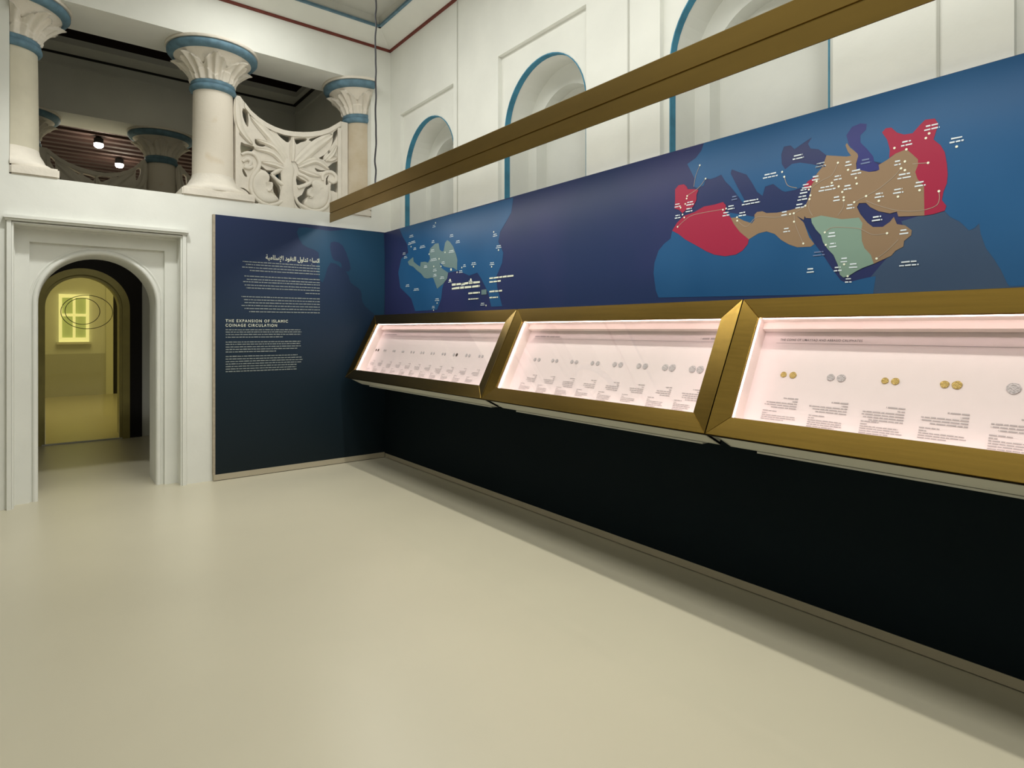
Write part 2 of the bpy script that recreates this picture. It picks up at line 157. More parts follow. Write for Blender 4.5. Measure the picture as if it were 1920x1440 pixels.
M['lampglow'] = mat('lamp_lens', (1, 1, 1), 0.4, emit=(1.0, 0.92, 0.80), estr=60)
M['daywin'] = mat('glowing_window_frame', (1, 1, 1), 0.4, emit=(0.95, 1.0, 0.82), estr=1.0)  # emission paints daylight onto the window frame
M['winframe'] = mat('white_window_frame', (0.75, 0.75, 0.65), 0.6)

def print_mat(name, stops, spec=0.18, rough=0.38, noise_amt=0.10):
    """a printed panel: its own ink colours blended along the panel's length by a noise-broken ramp"""
    m = bpy.data.materials.new(name); m.use_nodes = True; nt = m.node_tree; b = nt.nodes['Principled BSDF']
    b.inputs['Roughness'].default_value = rough; b.inputs['Specular IOR Level'].default_value = spec
    tc = nt.nodes.new('ShaderNodeTexCoord'); n = nt.nodes.new('ShaderNodeTexNoise')
    n.inputs['Scale'].default_value = 0.9; n.inputs['Detail'].default_value = 2.5
    nt.links.new(tc.outputs['Object'], n.inputs['Vector'])
    r = nt.nodes.new('ShaderNodeValToRGB')
    els = r.color_ramp.elements
    while len(els) < len(stops): els.new(0.5)
    for e, (p, c) in zip(els, stops): e.position = p; e.color = (*c, 1)
    nt.links.new(n.outputs[0], r.inputs[0]); nt.links.new(r.outputs[0], b.inputs['Base Color'])
    return m
M['sea'] = print_mat('navy_sea_print', [(0.38, (0.012, 0.024, 0.075)), (0.62, (0.022, 0.027, 0.090))])
M['land'] = print_mat('blue_land_print', [(0.35, (0.009, 0.058, 0.150)), (0.62, (0.018, 0.078, 0.185))])
M['oceangrey'] = print_mat('grey_blue_sea_print', [(0.35, (0.026, 0.048, 0.095)), (0.65, (0.040, 0.066, 0.115))])
M['seadeep'] = print_mat('deep_sea_print', [(0.35, (0.018, 0.024, 0.115)), (0.65, (0.026, 0.030, 0.135))])
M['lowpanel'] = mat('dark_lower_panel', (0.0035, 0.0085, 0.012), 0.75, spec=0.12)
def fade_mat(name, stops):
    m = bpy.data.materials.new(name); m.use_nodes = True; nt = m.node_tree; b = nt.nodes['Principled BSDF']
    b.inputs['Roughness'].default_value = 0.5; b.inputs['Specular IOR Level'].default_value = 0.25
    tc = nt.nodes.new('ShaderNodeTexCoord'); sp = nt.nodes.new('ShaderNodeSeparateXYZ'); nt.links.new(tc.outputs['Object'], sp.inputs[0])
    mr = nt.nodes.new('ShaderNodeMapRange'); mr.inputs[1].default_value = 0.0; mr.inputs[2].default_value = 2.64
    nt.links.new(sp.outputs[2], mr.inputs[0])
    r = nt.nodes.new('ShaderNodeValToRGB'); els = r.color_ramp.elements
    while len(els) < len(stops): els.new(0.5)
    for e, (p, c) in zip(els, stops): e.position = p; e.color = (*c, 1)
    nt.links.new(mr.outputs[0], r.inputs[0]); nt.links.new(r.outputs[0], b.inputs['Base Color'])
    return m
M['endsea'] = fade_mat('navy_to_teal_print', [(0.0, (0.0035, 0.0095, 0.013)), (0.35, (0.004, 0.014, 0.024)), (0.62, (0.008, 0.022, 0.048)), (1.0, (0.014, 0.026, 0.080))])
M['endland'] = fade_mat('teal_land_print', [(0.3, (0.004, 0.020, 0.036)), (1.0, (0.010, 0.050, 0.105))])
M['mapred'] = mat('crimson_print', (0.25, 0.014, 0.042), 0.45, spec=0.2)
M['maptan'] = mat('tan_print', (0.20, 0.135, 0.082), 0.45, spec=0.2)
M['mapgreen'] = mat('sage_print', (0.145, 0.225, 0.18), 0.45)
M['mapgrey'] = mat('grey_green_print', (0.105, 0.165, 0.17), 0.45)

def glass_mat(name, tint, refl=0.08, rough=0.02):
    m = bpy.data.materials.new(name); m.use_nodes = True; nt = m.node_tree
    for n in list(nt.nodes): nt.nodes.remove(n)
    out = nt.nodes.new('ShaderNodeOutputMaterial'); mix = nt.nodes.new('ShaderNodeMixShader')
    t = nt.nodes.new('ShaderNodeBsdfTransparent'); g = nt.nodes.new('ShaderNodeBsdfGlossy'); fr = nt.nodes.new('ShaderNodeFresnel')
    fr.inputs[0].default_value = 1.45
    t.inputs[0].default_value = (*tint, 1); g.inputs[0].default_value = (1, 1, 1, 1); g.inputs['Roughness'].default_value = rough
    mul = nt.nodes.new('ShaderNodeMath'); mul.operation = 'MULTIPLY'; mul.inputs[1].default_value = refl
    nt.links.new(fr.outputs[0], mul.inputs[0]); nt.links.new(mul.outputs[0], mix.inputs[0])
    nt.links.new(t.outputs[0], mix.inputs[1]); nt.links.new(g.outputs[0], mix.inputs[2]); nt.links.new(mix.outputs[0], out.inputs[0])
    return m
M['glass'] = glass_mat('clear_glass', (0.97, 0.97, 0.96), 0.10)
M['goldglass'] = glass_mat('gold_tinted_glass', (0.74, 0.69, 0.42), 1.0, 0.04)
M['dooredge'] = mat('olive_brass_frame', (0.42, 0.36, 0.12), 0.45, metal=0.35, noise=0.15, nscale=5)

# ---------------------------------------------------------------- object helpers
ORG = {}
def obj(name, bm, m, parent=None, origin=None, smooth=None):
    """link one mesh object; bm holds world coordinates, the origin is subtracted"""
    me = bpy.data.meshes.new(name)
    if isinstance(bm, bmesh.types.BMesh):
        po = Vector((0, 0, 0))
        if parent is not None: po = ORG[parent.name]
        o_ = Vector(origin) if origin is not None else None
        if o_ is None:
            if parent is not None: o_ = po
            elif len(bm.verts):
                xs = [v.co for v in bm.verts]
                o_ = Vector(((min(v.x for v in xs) + max(v.x for v in xs)) / 2, (min(v.y for v in xs) + max(v.y for v in xs)) / 2, min(v.z for v in xs)))
            else: o_ = Vector((0, 0, 0))
        bmesh.ops.translate(bm, verts=bm.verts, vec=-o_)
        if smooth is not None:
            for f in bm.faces: f.smooth = True
            for e in bm.edges:
                if len(e.link_faces) == 2 and e.calc_face_angle(0) > smooth: e.smooth = False
        bm.to_mesh(me); bm.free()
    o = bpy.data.objects.new(name, me); me.materials.append(m)
    COL.objects.link(o)
    if parent is not None: o.parent = parent; o.location = o_ - po
    else: o.location = o_
    ORG[o.name] = o_
    return o
def tag(o, label=None, cat=None, group=None, kind=None):
    if label: o['label'] = label
    if cat: o['category'] = cat
    if group: o['group'] = group
    if kind: o['kind'] = kind
    return o
def empty(name, loc, label=None, cat=None, group=None):
    o = bpy.data.objects.new(name, None); o.location = loc; o.empty_display_size = 0.1
    COL.objects.link(o); ORG[o.name] = Vector(loc); tag(o, label, cat, group); return o
def struct(name, bm, m, smooth=None): return tag(obj(name, bm, m, smooth=smooth), kind='structure')
def copy_tree(o, parent=None):
    c = o.copy(); COL.objects.link(c)
    if parent is not None: c.parent = parent
    for ch in list(o.children): copy_tree(ch, c)
    return c

def area2(p): return sum(p[i][0] * p[(i + 1) % len(p)][1] - p[(i + 1) % len(p)][0] * p[i][1] for i in range(len(p))) / 2
def slab(bm, outer, holes, d0, d1, f):
    """plate with holes: outline in 2D, thickness d0..d1, f(a, b, d) -> world"""
    outer = [tuple(p) for p in outer]
    if area2(outer) < 0: outer = outer[::-1]
    hs = []
    for h in holes:
        h = [tuple(p) for p in h]
        if area2(h) > 0: h = h[::-1]
        hs.append(h)
    polys = [outer] + hs
    flat = [p for pl in polys for p in pl]
    edges = []; k = 0
    for pl in polys:
        edges += [(k + q, k + (q + 1) % len(pl)) for q in range(len(pl))]; k += len(pl)
    cv, _, cf, _, _, _ = geometry.delaunay_2d_cdt([Vector(p) for p in flat], edges, [], 0, 1e-5)
    def inside(pt, pl):
        c = False; x, y = pt
        for q in range(len(pl)):
            x1, y1 = pl[q]; x2, y2 = pl[q - 1]
            if (y1 > y) != (y2 > y) and x < (x2 - x1) * (y - y1) / (y2 - y1) + x1: c = not c
        return c
    ca = [bm.verts.new(f(v.x, v.y, d0)) for v in cv]; cb = [bm.verts.new(f(v.x, v.y, d1)) for v in cv]
    for t in cf:
        mx = sum(cv[q].x for q in t) / len(t); my = sum(cv[q].y for q in t) / len(t)
        if not inside((mx, my), outer) or any(inside((mx, my), h) for h in hs): continue
        bm.faces.new([ca[q] for q in t[::-1]]); bm.faces.new([cb[q] for q in t])
    va = [bm.verts.new(f(a, b, d0)) for a, b in flat]; vb = [bm.verts.new(f(a, b, d1)) for a, b in flat]
    k = 0
    for pl in polys:
        n = len(pl)
        for i in range(n):
            j = (i + 1) % n
            try: bm.faces.new((va[k + i], va[k + j], vb[k + j], vb[k + i]))
            except ValueError: pass
        k += n
    bmesh.ops.delete(bm, geom=[v for v in bm.verts if not v.link_faces], context='VERTS')
    bmesh.ops.remove_doubles(bm, verts=bm.verts, dist=1e-6)
    bmesh.ops.recalc_face_normals(bm, faces=bm.faces)
    return bm
def flat(bm, poly, f):
    poly = [tuple(p) for p in poly]
    tris = geometry.tessellate_polygon([[Vector((a, b, 0)) for a, b in poly]])
    vs = [bm.verts.new(f(a, b)) for a, b in poly]
    for t in tris:
        try: bm.faces.new([vs[i] for i in t])
        except ValueError: pass
    return bm
def box(bm, x0, x1, y0, y1, z0, z1, f=None):
    f = f or (lambda a, b, c: (a, b, c))
    vs = [bm.verts.new(f(x, y, z)) for x in (x0, x1) for y in (y0, y1) for z in (z0, z1)]
    for q in ((0, 1, 3, 2), (4, 6, 7, 5), (0, 4, 5, 1), (2, 3, 7, 6), (0, 2, 6, 4), (1, 5, 7, 3)):
        bm.faces.new([vs[i] for i in q])
    bmesh.ops.recalc_face_normals(bm, faces=bm.faces)
    return bm
def B(): return bmesh.new()
def fX(a, b, d): return (d, a, b)      # plane facing along X: a = y, b = z
def fY(a, b, d): return (a, d, b)      # plane facing along Y: a = x, b = z
def fZ(a, b, d): return (a, b, d)
def rect(a0, a1, b0, b1): return [(a0, b0), (a1, b0), (a1, b1), (a0, b1)]
def archpts(c, r, base, spring, n=24):
    return [(c - r, base), (c + r, base)] + [(c + r * math.cos(PI * i / n), spring + r * math.sin(PI * i / n)) for i in range(n + 1)]
def lathe(bm, cx, cy, prof, n=48, a0=0.0, a1=2 * PI, rf=None):
    full = abs(a1 - a0 - 2 * PI) < 1e-6
    cols = n if full else n + 1
    rows = []
    for k, (r, z) in enumerate(prof):
        row = []
        for i in range(cols):
            a = a0 + (a1 - a0) * i / n
            rr, zz = (r, z) if rf is None else rf(r, z, k / (len(prof) - 1), a)
            row.append(bm.verts.new((cx + rr * math.cos(a), cy + rr * math.sin(a), zz)))
        rows.append(row)
    for k in range(len(prof) - 1):
        for i in range(cols if full else n):
            j = (i + 1) % cols
            bm.faces.new((rows[k][i], rows[k][j], rows[k + 1][j], rows[k + 1][i]))
    for row in (rows[0], rows[-1]):
        if len(row) > 2:
            try: bm.faces.new(row)
            except ValueError: pass
    if not full:
        try: bm.faces.new([r[0] for r in rows] + [r[-1] for r in rows[::-1]])
        except ValueError: pass
    bmesh.ops.recalc_face_normals(bm, faces=bm.faces)
    return bm
def tube(bm, pts, r, n=8, taper=None):
    pts = [Vector(p) for p in pts]; rings = []
    for i, p in enumerate(pts):
        t = (pts[min(i + 1, len(pts) - 1)] - pts[max(i - 1, 0)]).normalized()
        up = Vector((0, 0, 1)) if abs(t.z) < 0.9 else Vector((1, 0, 0))
        if abs(t.y) < 0.3 and taper is not None: up = Vector((0, 1, 0))
        u = t.cross(up).normalized(); w = t.cross(u)
        rr = r if taper is None else r * taper(i / (len(pts) - 1))
        rings.append([bm.verts.new(p + (u * math.cos(2 * PI * k / n) + w * math.sin(2 * PI * k / n)) * rr) for k in range(n)])
    for i in range(len(rings) - 1):
        for k in range(n):
            bm.faces.new((rings[i][k], rings[i][(k + 1) % n], rings[i + 1][(k + 1) % n], rings[i + 1][k]))
    bm.faces.new(rings[0]); bm.faces.new(rings[-1])
    bmesh.ops.recalc_face_normals(bm, faces=bm.faces)
    return bm
def smoothline(pts, n=6):
    out = []
    P_ = [Vector(p) for p in pts]
    for i in range(len(P_) - 1):
        a = P_[max(i - 1, 0)]; b = P_[i]; c = P_[i + 1]; d = P_[min(i + 2, len(P_) - 1)]
        for k in range(n):
            t = k / n
            out.append(0.5 * ((2 * b) + (c - a) * t + (2 * a - 5 * b + 4 * c - d) * t * t + (3 * b - a - 3 * c + d) * t ** 3))
    out.append(P_[-1]); return out
def smoothpoly(pts, n=3):
    m_ = len(pts); out = []
    P_ = [Vector(p) for p in pts]
    for i in range(m_):
        a, b, c, d = P_[i - 1], P_[i], P_[(i + 1) % m_], P_[(i + 2) % m_]
        for k in range(n):
            t = k / n
            q = 0.5 * ((2 * b) + (c - a) * t + (2 * a - 5 * b + 4 * c - d) * t * t + (3 * b - a - 3 * c + d) * t ** 3)
            out.append((q.x, q.y))
    return out
def grow(h, k=1.13):
    cx = sum(p[0] for p in h) / len(h); cz = sum(p[1] for p in h) / len(h)
    return [(cx + (p[0] - cx) * k, max(GZ0 + 0.01, cz + (p[1] - cz) * k)) for p in h]
def pairs(seq): return [(seq[i], seq[i + 1]) for i in range(0, len(seq), 2)]

# lettering ------------------------------------------------------
def text_mesh(body, size, width, f, name, m, parent, align='LEFT', bold=0.0, spacing=1.0):
    """real letters as a thin mesh; f(u, v) -> world; width = wanted total width"""
    c = bpy.data.curves.new(name, 'FONT'); c.body = body; c.size = 1.0; c.space_character = spacing; c.offset = bold
    t = bpy.data.objects.new(name, c); me0 = bpy.data.meshes.new_from_object(t)
    xs = [v.co.x for v in me0.vertices]; ys = [v.co.y for v in me0.vertices]
    w = max(xs) - min(xs); x0 = min(xs); bm = B(); bm.from_mesh(me0)
    for v in bm.verts:
        u = (v.co.x - x0) / w * width; vv = v.co.y * size
        if align == 'RIGHT': u -= width
        v.co = Vector(f(u, vv))
    bpy.data.objects.remove(t); bpy.data.meshes.remove(me0); bpy.data.curves.remove(c)
    return obj(name, bm, m, parent)
def textline(bm, a0, a1, b, h, f, seed=0, wmin=2.2, wmax=6.5):
    """an unreadably small line of print: a row of word-length strokes"""
    rnd = random.Random(seed); a = a0; s = 1 if a1 > a0 else -1
    L = abs(a1 - a0); p = 0
    while p < L - 1e-6:
        w = min(h * rnd.uniform(wmin, wmax), L - p)
        q = [(a0 + s * p, b), (a0 + s * (p + w), b), (a0 + s * (p + w), b + h * rnd.uniform(0.8, 1.1)), (a0 + s * p, b + h * rnd.uniform(0.8, 1.1))]
        bm.faces.new([bm.verts.new(f(*x)) for x in q])
        p += w + h * 0.6
ARF = {'ا': ('FE8D', 'FE8E', None, None), 'ت': ('FE95', 'FE96', 'FE97', 'FE98'), 'س': ('FEB1', 'FEB2', 'FEB3', 'FEB4'), 'ع': ('FEC9', 'FECA', 'FECB', 'FECC'),
       'د': ('FEA9', 'FEAA', None, None), 'و': ('FEED', 'FEEE', None, None), 'ل': ('FEDD', 'FEDE', 'FEDF', 'FEE0'), 'ن': ('FEE5', 'FEE6', 'FEE7', 'FEE8'),
       'ق': ('FED5', 'FED6', 'FED7', 'FED8'), 'م': ('FEE1', 'FEE2', 'FEE3', 'FEE4'), 'ي': ('FEF1', 'FEF2', 'FEF3', 'FEF4'), 'ة': ('FE93', 'FE94', None, None), 'L': ('FEF9', 'FEFA', None, None)}
def arabic(s):
    """isolated / final / initial / medial forms, laid out right to left"""
    s = s.replace('لإ', 'L'); out = []
    for i, ch in enumerate(s):
        if ch == ' ': out.append(' '); continue
        iso, fin, ini, med = ARF[ch]
        prv = i > 0 and s[i - 1] != ' ' and ARF[s[i - 1]][2] is not None
        nxt = i + 1 < len(s) and s[i + 1] != ' ' and ini is not None
        out.append(chr(int(med if prv and nxt else fin if prv else ini if nxt else iso, 16)))
    return ''.join(reversed(out))

# ================================================================ THE SETTING
WX = 3.29      # right wall face
WY = 6.57      # end wall face
CH = 4.81      # height of the red stripe
b = B(); box(b, -3.6, 3.95, -6.2, 18.2, -0.12, 0.0); struct('floor', b, M['floor'])

# right wall: three layers with framed recesses, arched niches and inner niches
niches = [(5.74, 0.525), (3.852, 0.518), (2.028, 0.518), (0.15, 0.518), (-1.73, 0.518)]
b = B()
NZ = 1.0
slab(b, rect(-6.2, WY + 0.02, 0, CH + 0.02), [rect(c - r - 0.035, c + r + 0.055, NZ, 3.985) for c, r in niches], WX, WX + 0.04, fX)
slab(b, rect(-6.2, WY + 0.02, 0, CH + 0.02), [archpts(c, r, NZ, 3.275) for c, r in niches], WX + 0.04, 3.60, fX)
slab(b, rect(-6.2, WY + 0.02, 0, CH + 0.02), [archpts(c, r - 0.12, NZ, 3.22) for c, r in niches], 3.60, 3.72, fX)
box(b, 3.72, 3.80, -6.2, WY + 0.02, 0, CH + 0.02)
struct('wall_right', b, M['wall'])
# corridor and back-room side walls
b = B(); box(b, 3.28, 3.5, 7.16, 18.0, 0, 5.9); struct('wall_side', b, M['wall'])
b = B(); box(b, -3.6, -3.3, -6.2, 18.0, 0, 5.9); struct('wall_left', b, M['wall'])
b = B(); box(b, -3.6, 3.9, -6.2, -5.9, 0, CH + 0.1); struct('wall_back', b, M['wall'])

# blue line painted round every niche mouth
for i, (c, r) in enumerate(niches):
    o_ = archpts(c, r + 0.003, NZ + 0.5, 3.275); i_ = archpts(c, r - 0.005, NZ + 0.5, 3.275)
    b = B()
    rim = [o_[0]] + [o_[1]] + o_[2:]
    n = len(o_)
    outer = o_[1:]; inner = i_[1:]
    outer = outer + [o_[0]]; inner = inner + [i_[0]]
    for d in (0,):
        vo = [b.verts.new((WX + 0.034, a, z)) for a, z in outer]; vi = [b.verts.new((WX + 0.034, a, z)) for a, z in inner]
        vb = [b.verts.new((WX + 0.090, a, z)) for a, z in inner]; vq = [b.verts.new((WX + 0.0395, a, z)) for a, z in outer]
        for k in range(len(outer) - 1):
            b.faces.new((vo[k], vo[k + 1], vi[k + 1], vi[k])); b.faces.new((vi[k], vi[k + 1], vb[k + 1], vb[k])); b.faces.new((vo[k], vq[k], vq[k + 1], vo[k + 1]))
    bmesh.ops.recalc_face_normals(b, faces=b.faces)
    struct('trim_%d' % (i + 1), b, M['bluearch'])
# thin raised strips between the bays, grey to paint in a shadow line
for i, y in enumerate((5.10, 2.875, 1.0)):
    b = B(); box(b, WX - 0.006, WX + 0.01, y - 0.006, y + 0.006, 2.0, CH); struct('trim_%d' % (10 + i), b, M['ceil'])

# end wall with gallery opening and arched portal
GX0, GX1, GZ0, GZ1 = -0.20, 3.045, 2.805, 4.372
AC, AR, AS = 0.439, 0.449, 1.735
def notch(x0, x1, inner):   # wall outline that leaves a floor-level opening with the given profile
    return [(-3.3, 0)] + inner + [(3.30, 0), (3.30, CH + 0.05), (-3.3, CH + 0.05)]
def rnotch(x0, x1, z): return [(x0, 0), (x0, z), (x1, z), (x1, 0)]
def anotch(c, r, s, n=28): return [(c - r, 0)] + [(c - r * math.cos(PI * i / n), s + r * math.sin(PI * i / n)) for i in range(n + 1)] + [(c + r, 0)]
gal = rect(GX0, GX1, GZ0, GZ1)
b = B()
slab(b, notch(0, 0, rnotch(-0.185, 1.085, 2.41)), [gal], WY, WY + 0.10, fY)
slab(b, notch(0, 0, rnotch(-0.165, 1.065, 2.37)), [gal], WY + 0.10, WY + 0.125, fY)
slab(b, notch(0, 0, rnotch(-0.068, 0.955, 2.262)), [gal], WY + 0.125, WY + 0.16, fY)
slab(b, notch(0, 0, anotch(AC, AR, AS)), [gal], WY + 0.16, 7.16, fY)
struct('wall_end', b, M['wall'])
# portal mouldings
def frame_slab(b, x0, x1, z, w, d0, d1):
    slab(b, [(x0 - w, 0), (x0 - w, z + w), (x1 + w, z + w), (x1 + w, 0), (x1, 0), (x1, z), (x0, z), (x0, 0)], [], d0, d1, fY)
b = B()
frame_slab(b, -0.185, 1.085, 2.41, 0.030, WY - 0.035, WY + 0.02)
frame_slab(b, -0.170, 1.070, 2.39, 0.014, WY - 0.020, WY + 0.10)
box(b, -0.235, 1.135, WY - 0.060, WY + 0.02, 2.43, 2.455)
box(b, -0.225, 1.125, WY - 0.045, WY + 0.02, 2.412, 2.432)
struct('trim_20', b, M['wall'])
# rounded band round the arch mouth
b = B()
pts = [(p[0], WY + 0.158, p[1]) for p in anotch(AC, AR + 0.022, AS)]
prof = []
tube(b, [(AC - AR - 0.022, WY + 0.162, 0.0)] + pts[1:-1] + [(AC + AR + 0.022, WY + 0.162, 0.0)], 0.020, 10, taper=lambda t: 1)
tube(b, [(AC - AR - 0.058, WY + 0.166, 0.0)] + [(p[0], WY + 0.166, p[1]) for p in anotch(AC, AR + 0.058, AS)][1:-1] + [(AC + AR + 0.058, WY + 0.166, 0.0)], 0.012, 8, taper=lambda t: 1)
struct('trim_21', b, M['wall'], smooth=0.9)

# main ceiling: sloped cornice band, then a raised field
b = B()
x0, x1, y0, y1 = -3.3, WX, -5.9, WY
i0, i1, j0, j1 = x0 + 0.29, x1 - 0.28, y0 + 0.3, y1 - 0.30
def ring(b, A, za, C_, zc):
    va = [b.verts.new((x, y, za)) for x, y in ((A[0], A[2]), (A[1], A[2]), (A[1], A[3]), (A[0], A[3]))]
    vc = [b.verts.new((x, y, zc)) for x, y in ((C_[0], C_[2]), (C_[1], C_[2]), (C_[1], C_[3]), (C_[0], C_[3]))]
    for k in range(4): b.faces.new((va[k], va[(k + 1) % 4], vc[(k + 1) % 4], vc[k]))
ring(b, (x0, x1, y0, y1), CH, (i0, i1, j0, j1), 4.90)
box(b, x0 - 0.2, x1 + 0.2, y0 - 0.2, y1 + 0.05, CH + 0.30, CH + 0.36)
struct('ceiling', b, M['wall'])
b = B(); ring(b, (i0, i1, j0, j1), 4.90, (i0 + 0.02, i1 - 0.02, j0 + 0.02, j1 - 0.02), 4.99)
vs = [b.verts.new(p) for p in ((i0 + 0.02, j0 + 0.02, 4.99), (i1 - 0.02, j0 + 0.02, 4.99), (i1 - 0.02, j1 - 0.02, 4.99), (i0 + 0.02, j1 - 0.02, 4.99))]
b.faces.new(vs); struct('ceiling_field', b, M['ceil'])
def stripe(b, X0, X1, Y0, Y1, z0, z1, w, out=0):
    for (a0, a1, c0, c1) in ((X0, X1, Y1 - w, Y1), (X0, X1, Y0, Y0 + w), (X1 - w, X1, Y0, Y1), (X0, X0 + w, Y0, Y1)):
        box(b, a0, a1, c0, c1, z0, z1)
b = B(); stripe(b, x0, x1, y0, y1, CH - 0.022, CH + 0.004, 0.02); struct('trim_30', b, M['red'])
b = B(); stripe(b, i0 - 0.012, i1 + 0.012, j0 - 0.012, j1 + 0.012, 4.885, 4.908, 0.03); struct('trim_31', b, M['blue'])

# corridor beyond the end wall: ceiling with a dark opening, painted line, moulding
b = B(); slab(b, rect(-3.3, 3.28, 7.16, 9.94), [rect(-2.9, 3.17, 7.5, 9.56)], 5.14, 5.22, fZ); struct('ceiling_corridor', b, M['wall'])
b = B()
box(b, -2.95, 3.22, 7.45, 9.61, 5.9, 5.95); box(b, -2.95, -2.9, 7.45, 9.61, 5.22, 5.9); box(b, 3.17, 3.22, 7.45, 9.61, 5.22, 5.9)
box(b, -2.95, 3.22, 7.45, 7.5, 5.22, 5.9); box(b, -2.95, 3.22, 9.56, 9.61, 5.22, 5.9)
for k in range(9): box(b, -2.9, 3.17, 7.55 + k * 0.22, 7.63 + k * 0.22, 5.6, 5.75)
struct('ceiling_opening', b, M['darkboard'])
b = B(); box(b, -3.3, 3.28, 9.90, 9.945, 5.12, 5.142); box(b, 3.24, 3.282, 7.16, 9.94, 5.12, 5.142); struct('trim_32', b, M['black'])
b = B(); box(b, -3.3, 3.28, 9.915, 9.945, 4.97, 5.0); box(b, 3.255, 3.282, 7.16, 9.94, 4.97, 5.0); struct('trim_33', b, M['wall'])
b = B(); box(b, -3.3, 3.30, 7.0, 7.16, CH, 5.25); struct('wall_above_gallery', b, M['wall'])
# far colonnade wall
b = B()
slab(b, [(-3.3, 0)] + anotch(0.462, 0.44, 1.80) + [(3.28, 0), (3.28, 5.14), (-3.3, 5.14)], [gal], 9.94, 10.60, fY)
struct('wall_far', b, M['wall'])
# room behind it
b = B(); box(b, -3.3, 3.28, 17.0, 17.2, 0, 4.7); struct('wall_back_room', b, M['wall'])
b = B(); box(b, -3.3, 3.28, 10.6, 17.0, 4.72, 4.78); struct('ceiling_back_room', b, M['darkboard'])
b = B(); box(b, -3.3, 1.22, 16.90, 17.0, 0.0, 0.95); struct('wall_dado', b, M['ceil'])
for k in range(22):
    b = B(); y = 10.75 + k * 0.28
    box(b, -3.28, 3.27, y, y + 0.12, 4.58, 4.72)
    tag(obj('ceiling_joist', b, M['darkwood']), 'dark brown wooden ceiling joist in the room seen through the gallery', 'joist', 'wooden joists in the back room')

# ================================================================ COLUMNS
CY = 6.86
def capital_rf(r, z, t, a):
    """acanthus relief: eight scalloped leaves that lean outwards at the tips"""
    p = ((a + 0.35) * 7 / (2 * PI)) % 1.0 - 0.5
    q = abs(2 * p)
    tip = 0.84 - 0.34 * q ** 1.5 + 0.045 * abs(math.sin(PI * 3.5 * q))
    low = 0.42 - 0.25 * (1 - q) ** 1.5
    d = 0.0
    if t < tip and t > 0.01:
        rise = min(1.0, (tip - t) / 0.05)
        lean = 0.012 + 0.036 * (t / 0.86) ** 2.0
        vein = 0.017 * math.cos(2 * PI * 3.5 * p) * (0.4 + t) + 0.014 * math.exp(-((tip - t - 0.04) / 0.04) ** 2)
        mid = 0.010 * math.exp(-(p / 0.05) ** 2)
        gap = -0.042 * math.exp(-((q - 1.0) / 0.10) ** 2) * (0.3 + t)
        d += rise * (lean + vein + mid) + gap
    if t < low: d += 0.012 * min(1, (low - t) / 0.04)
    return r + d, z - 0.02 * max(0, d) * 4 * t
def column(x, y, label, half=None, group=None):
    root = empty('column', (x, y, GZ0), label, 'column', group)
    a0, a1 = {None: (0.0, 2 * PI), 'right': (-PI / 2, PI / 2), 'left': (PI / 2, 3 * PI / 2)}[half]
    n = 64 if half is None else 32
    b = B()
    hx0 = x - 0.335 if half != 'right' else x; hx1 = x + 0.335 if half != 'left' else x
    box(b, hx0, hx1, y - 0.305, y + 0.295, GZ0, GZ0 + 0.085)
    bmesh.ops.bevel(b, geom=b.edges[:], offset=0.012, segments=2, affect='EDGES'); obj('base_block', b, M['stone'], root, smooth=0.6)
    b = B(); lathe(b, x, y, [(0.30, GZ0 + 0.085), (0.305, GZ0 + 0.11), (0.285, GZ0 + 0.135), (0.25, GZ0 + 0.15), (0.24, GZ0 + 0.17), (0.225, GZ0 + 0.20), (0.205, GZ0 + 0.235), (0.198, GZ0 + 0.27)], n, a0, a1)
    obj('base', b, M['stone'], root, smooth=0.9)
    b = B(); lathe(b, x, y, [(0.196, GZ0 + 0.26), (0.194, 3.3), (0.190, 3.7), (0.186, 3.96)], n, a0, a1); obj('shaft', b, M[{None: 'shaft', 'left': 'shaftbeige', 'right': 'shaftgrey'}[half]], root, smooth=0.9)
    b = B(); lathe(b, x, y, [(0.188, 3.925), (0.212, 3.932), (0.222, 3.952), (0.219, 3.972), (0.205, 3.985), (0.212, 4.0), (0.206, 4.022), (0.19, 4.03)], n, a0, a1); obj('neck_ring', b, M['blue'], root, smooth=0.9)
    prof = []
    for k in range(49):
        t = k / 48; prof.append((0.180 + 0.02 * t + 0.175 * t ** 1.75, 4.022 + 0.262 * t))
    b = B(); lathe(b, x, y, prof, 256 if half is None else 128, a0, a1, capital_rf); obj('capital', b, M['stone'], root, smooth=1.3)
    b = B(); lathe(b, x, y, [(0.33, 4.275), (0.375, 4.272), (0.405, 4.280), (0.424, 4.305), (0.425, 4.33), (0.41, 4.35), (0.2, 4.352)], n, a0, a1); obj('abacus', b, M['blue'], root, smooth=0.8)
    b = B(); lathe(b, x, y, [(0.3, 4.346), (0.432, 4.346), (0.438, 4.358), (0.436, 4.371), (0.3, 4.3715)], n, a0, a1); obj('top_slab', b, M['stone'], root, smooth=0.8)
    return root
cA = column(GX0 + 0.002, CY, 'engaged gypsum column at the left edge of the gallery, cut by the photo edge', 'right')
cB = column(1.42, CY, 'freestanding white gypsum column with blue rings between the open bay and the carved screen')
cC = column(GX1 - 0.002, CY, 'engaged gypsum column at the corner, right of the carved screen', 'left')
for src, lab in ((cA, 'dim engaged column at the left end of the far gallery'), (cB, 'dim freestanding column in the middle of the far gallery'), (cC, 'dim engaged column at the right end of the far gallery')):
    c = copy_tree(src); c.location.y += 3.40; c['label'] = lab

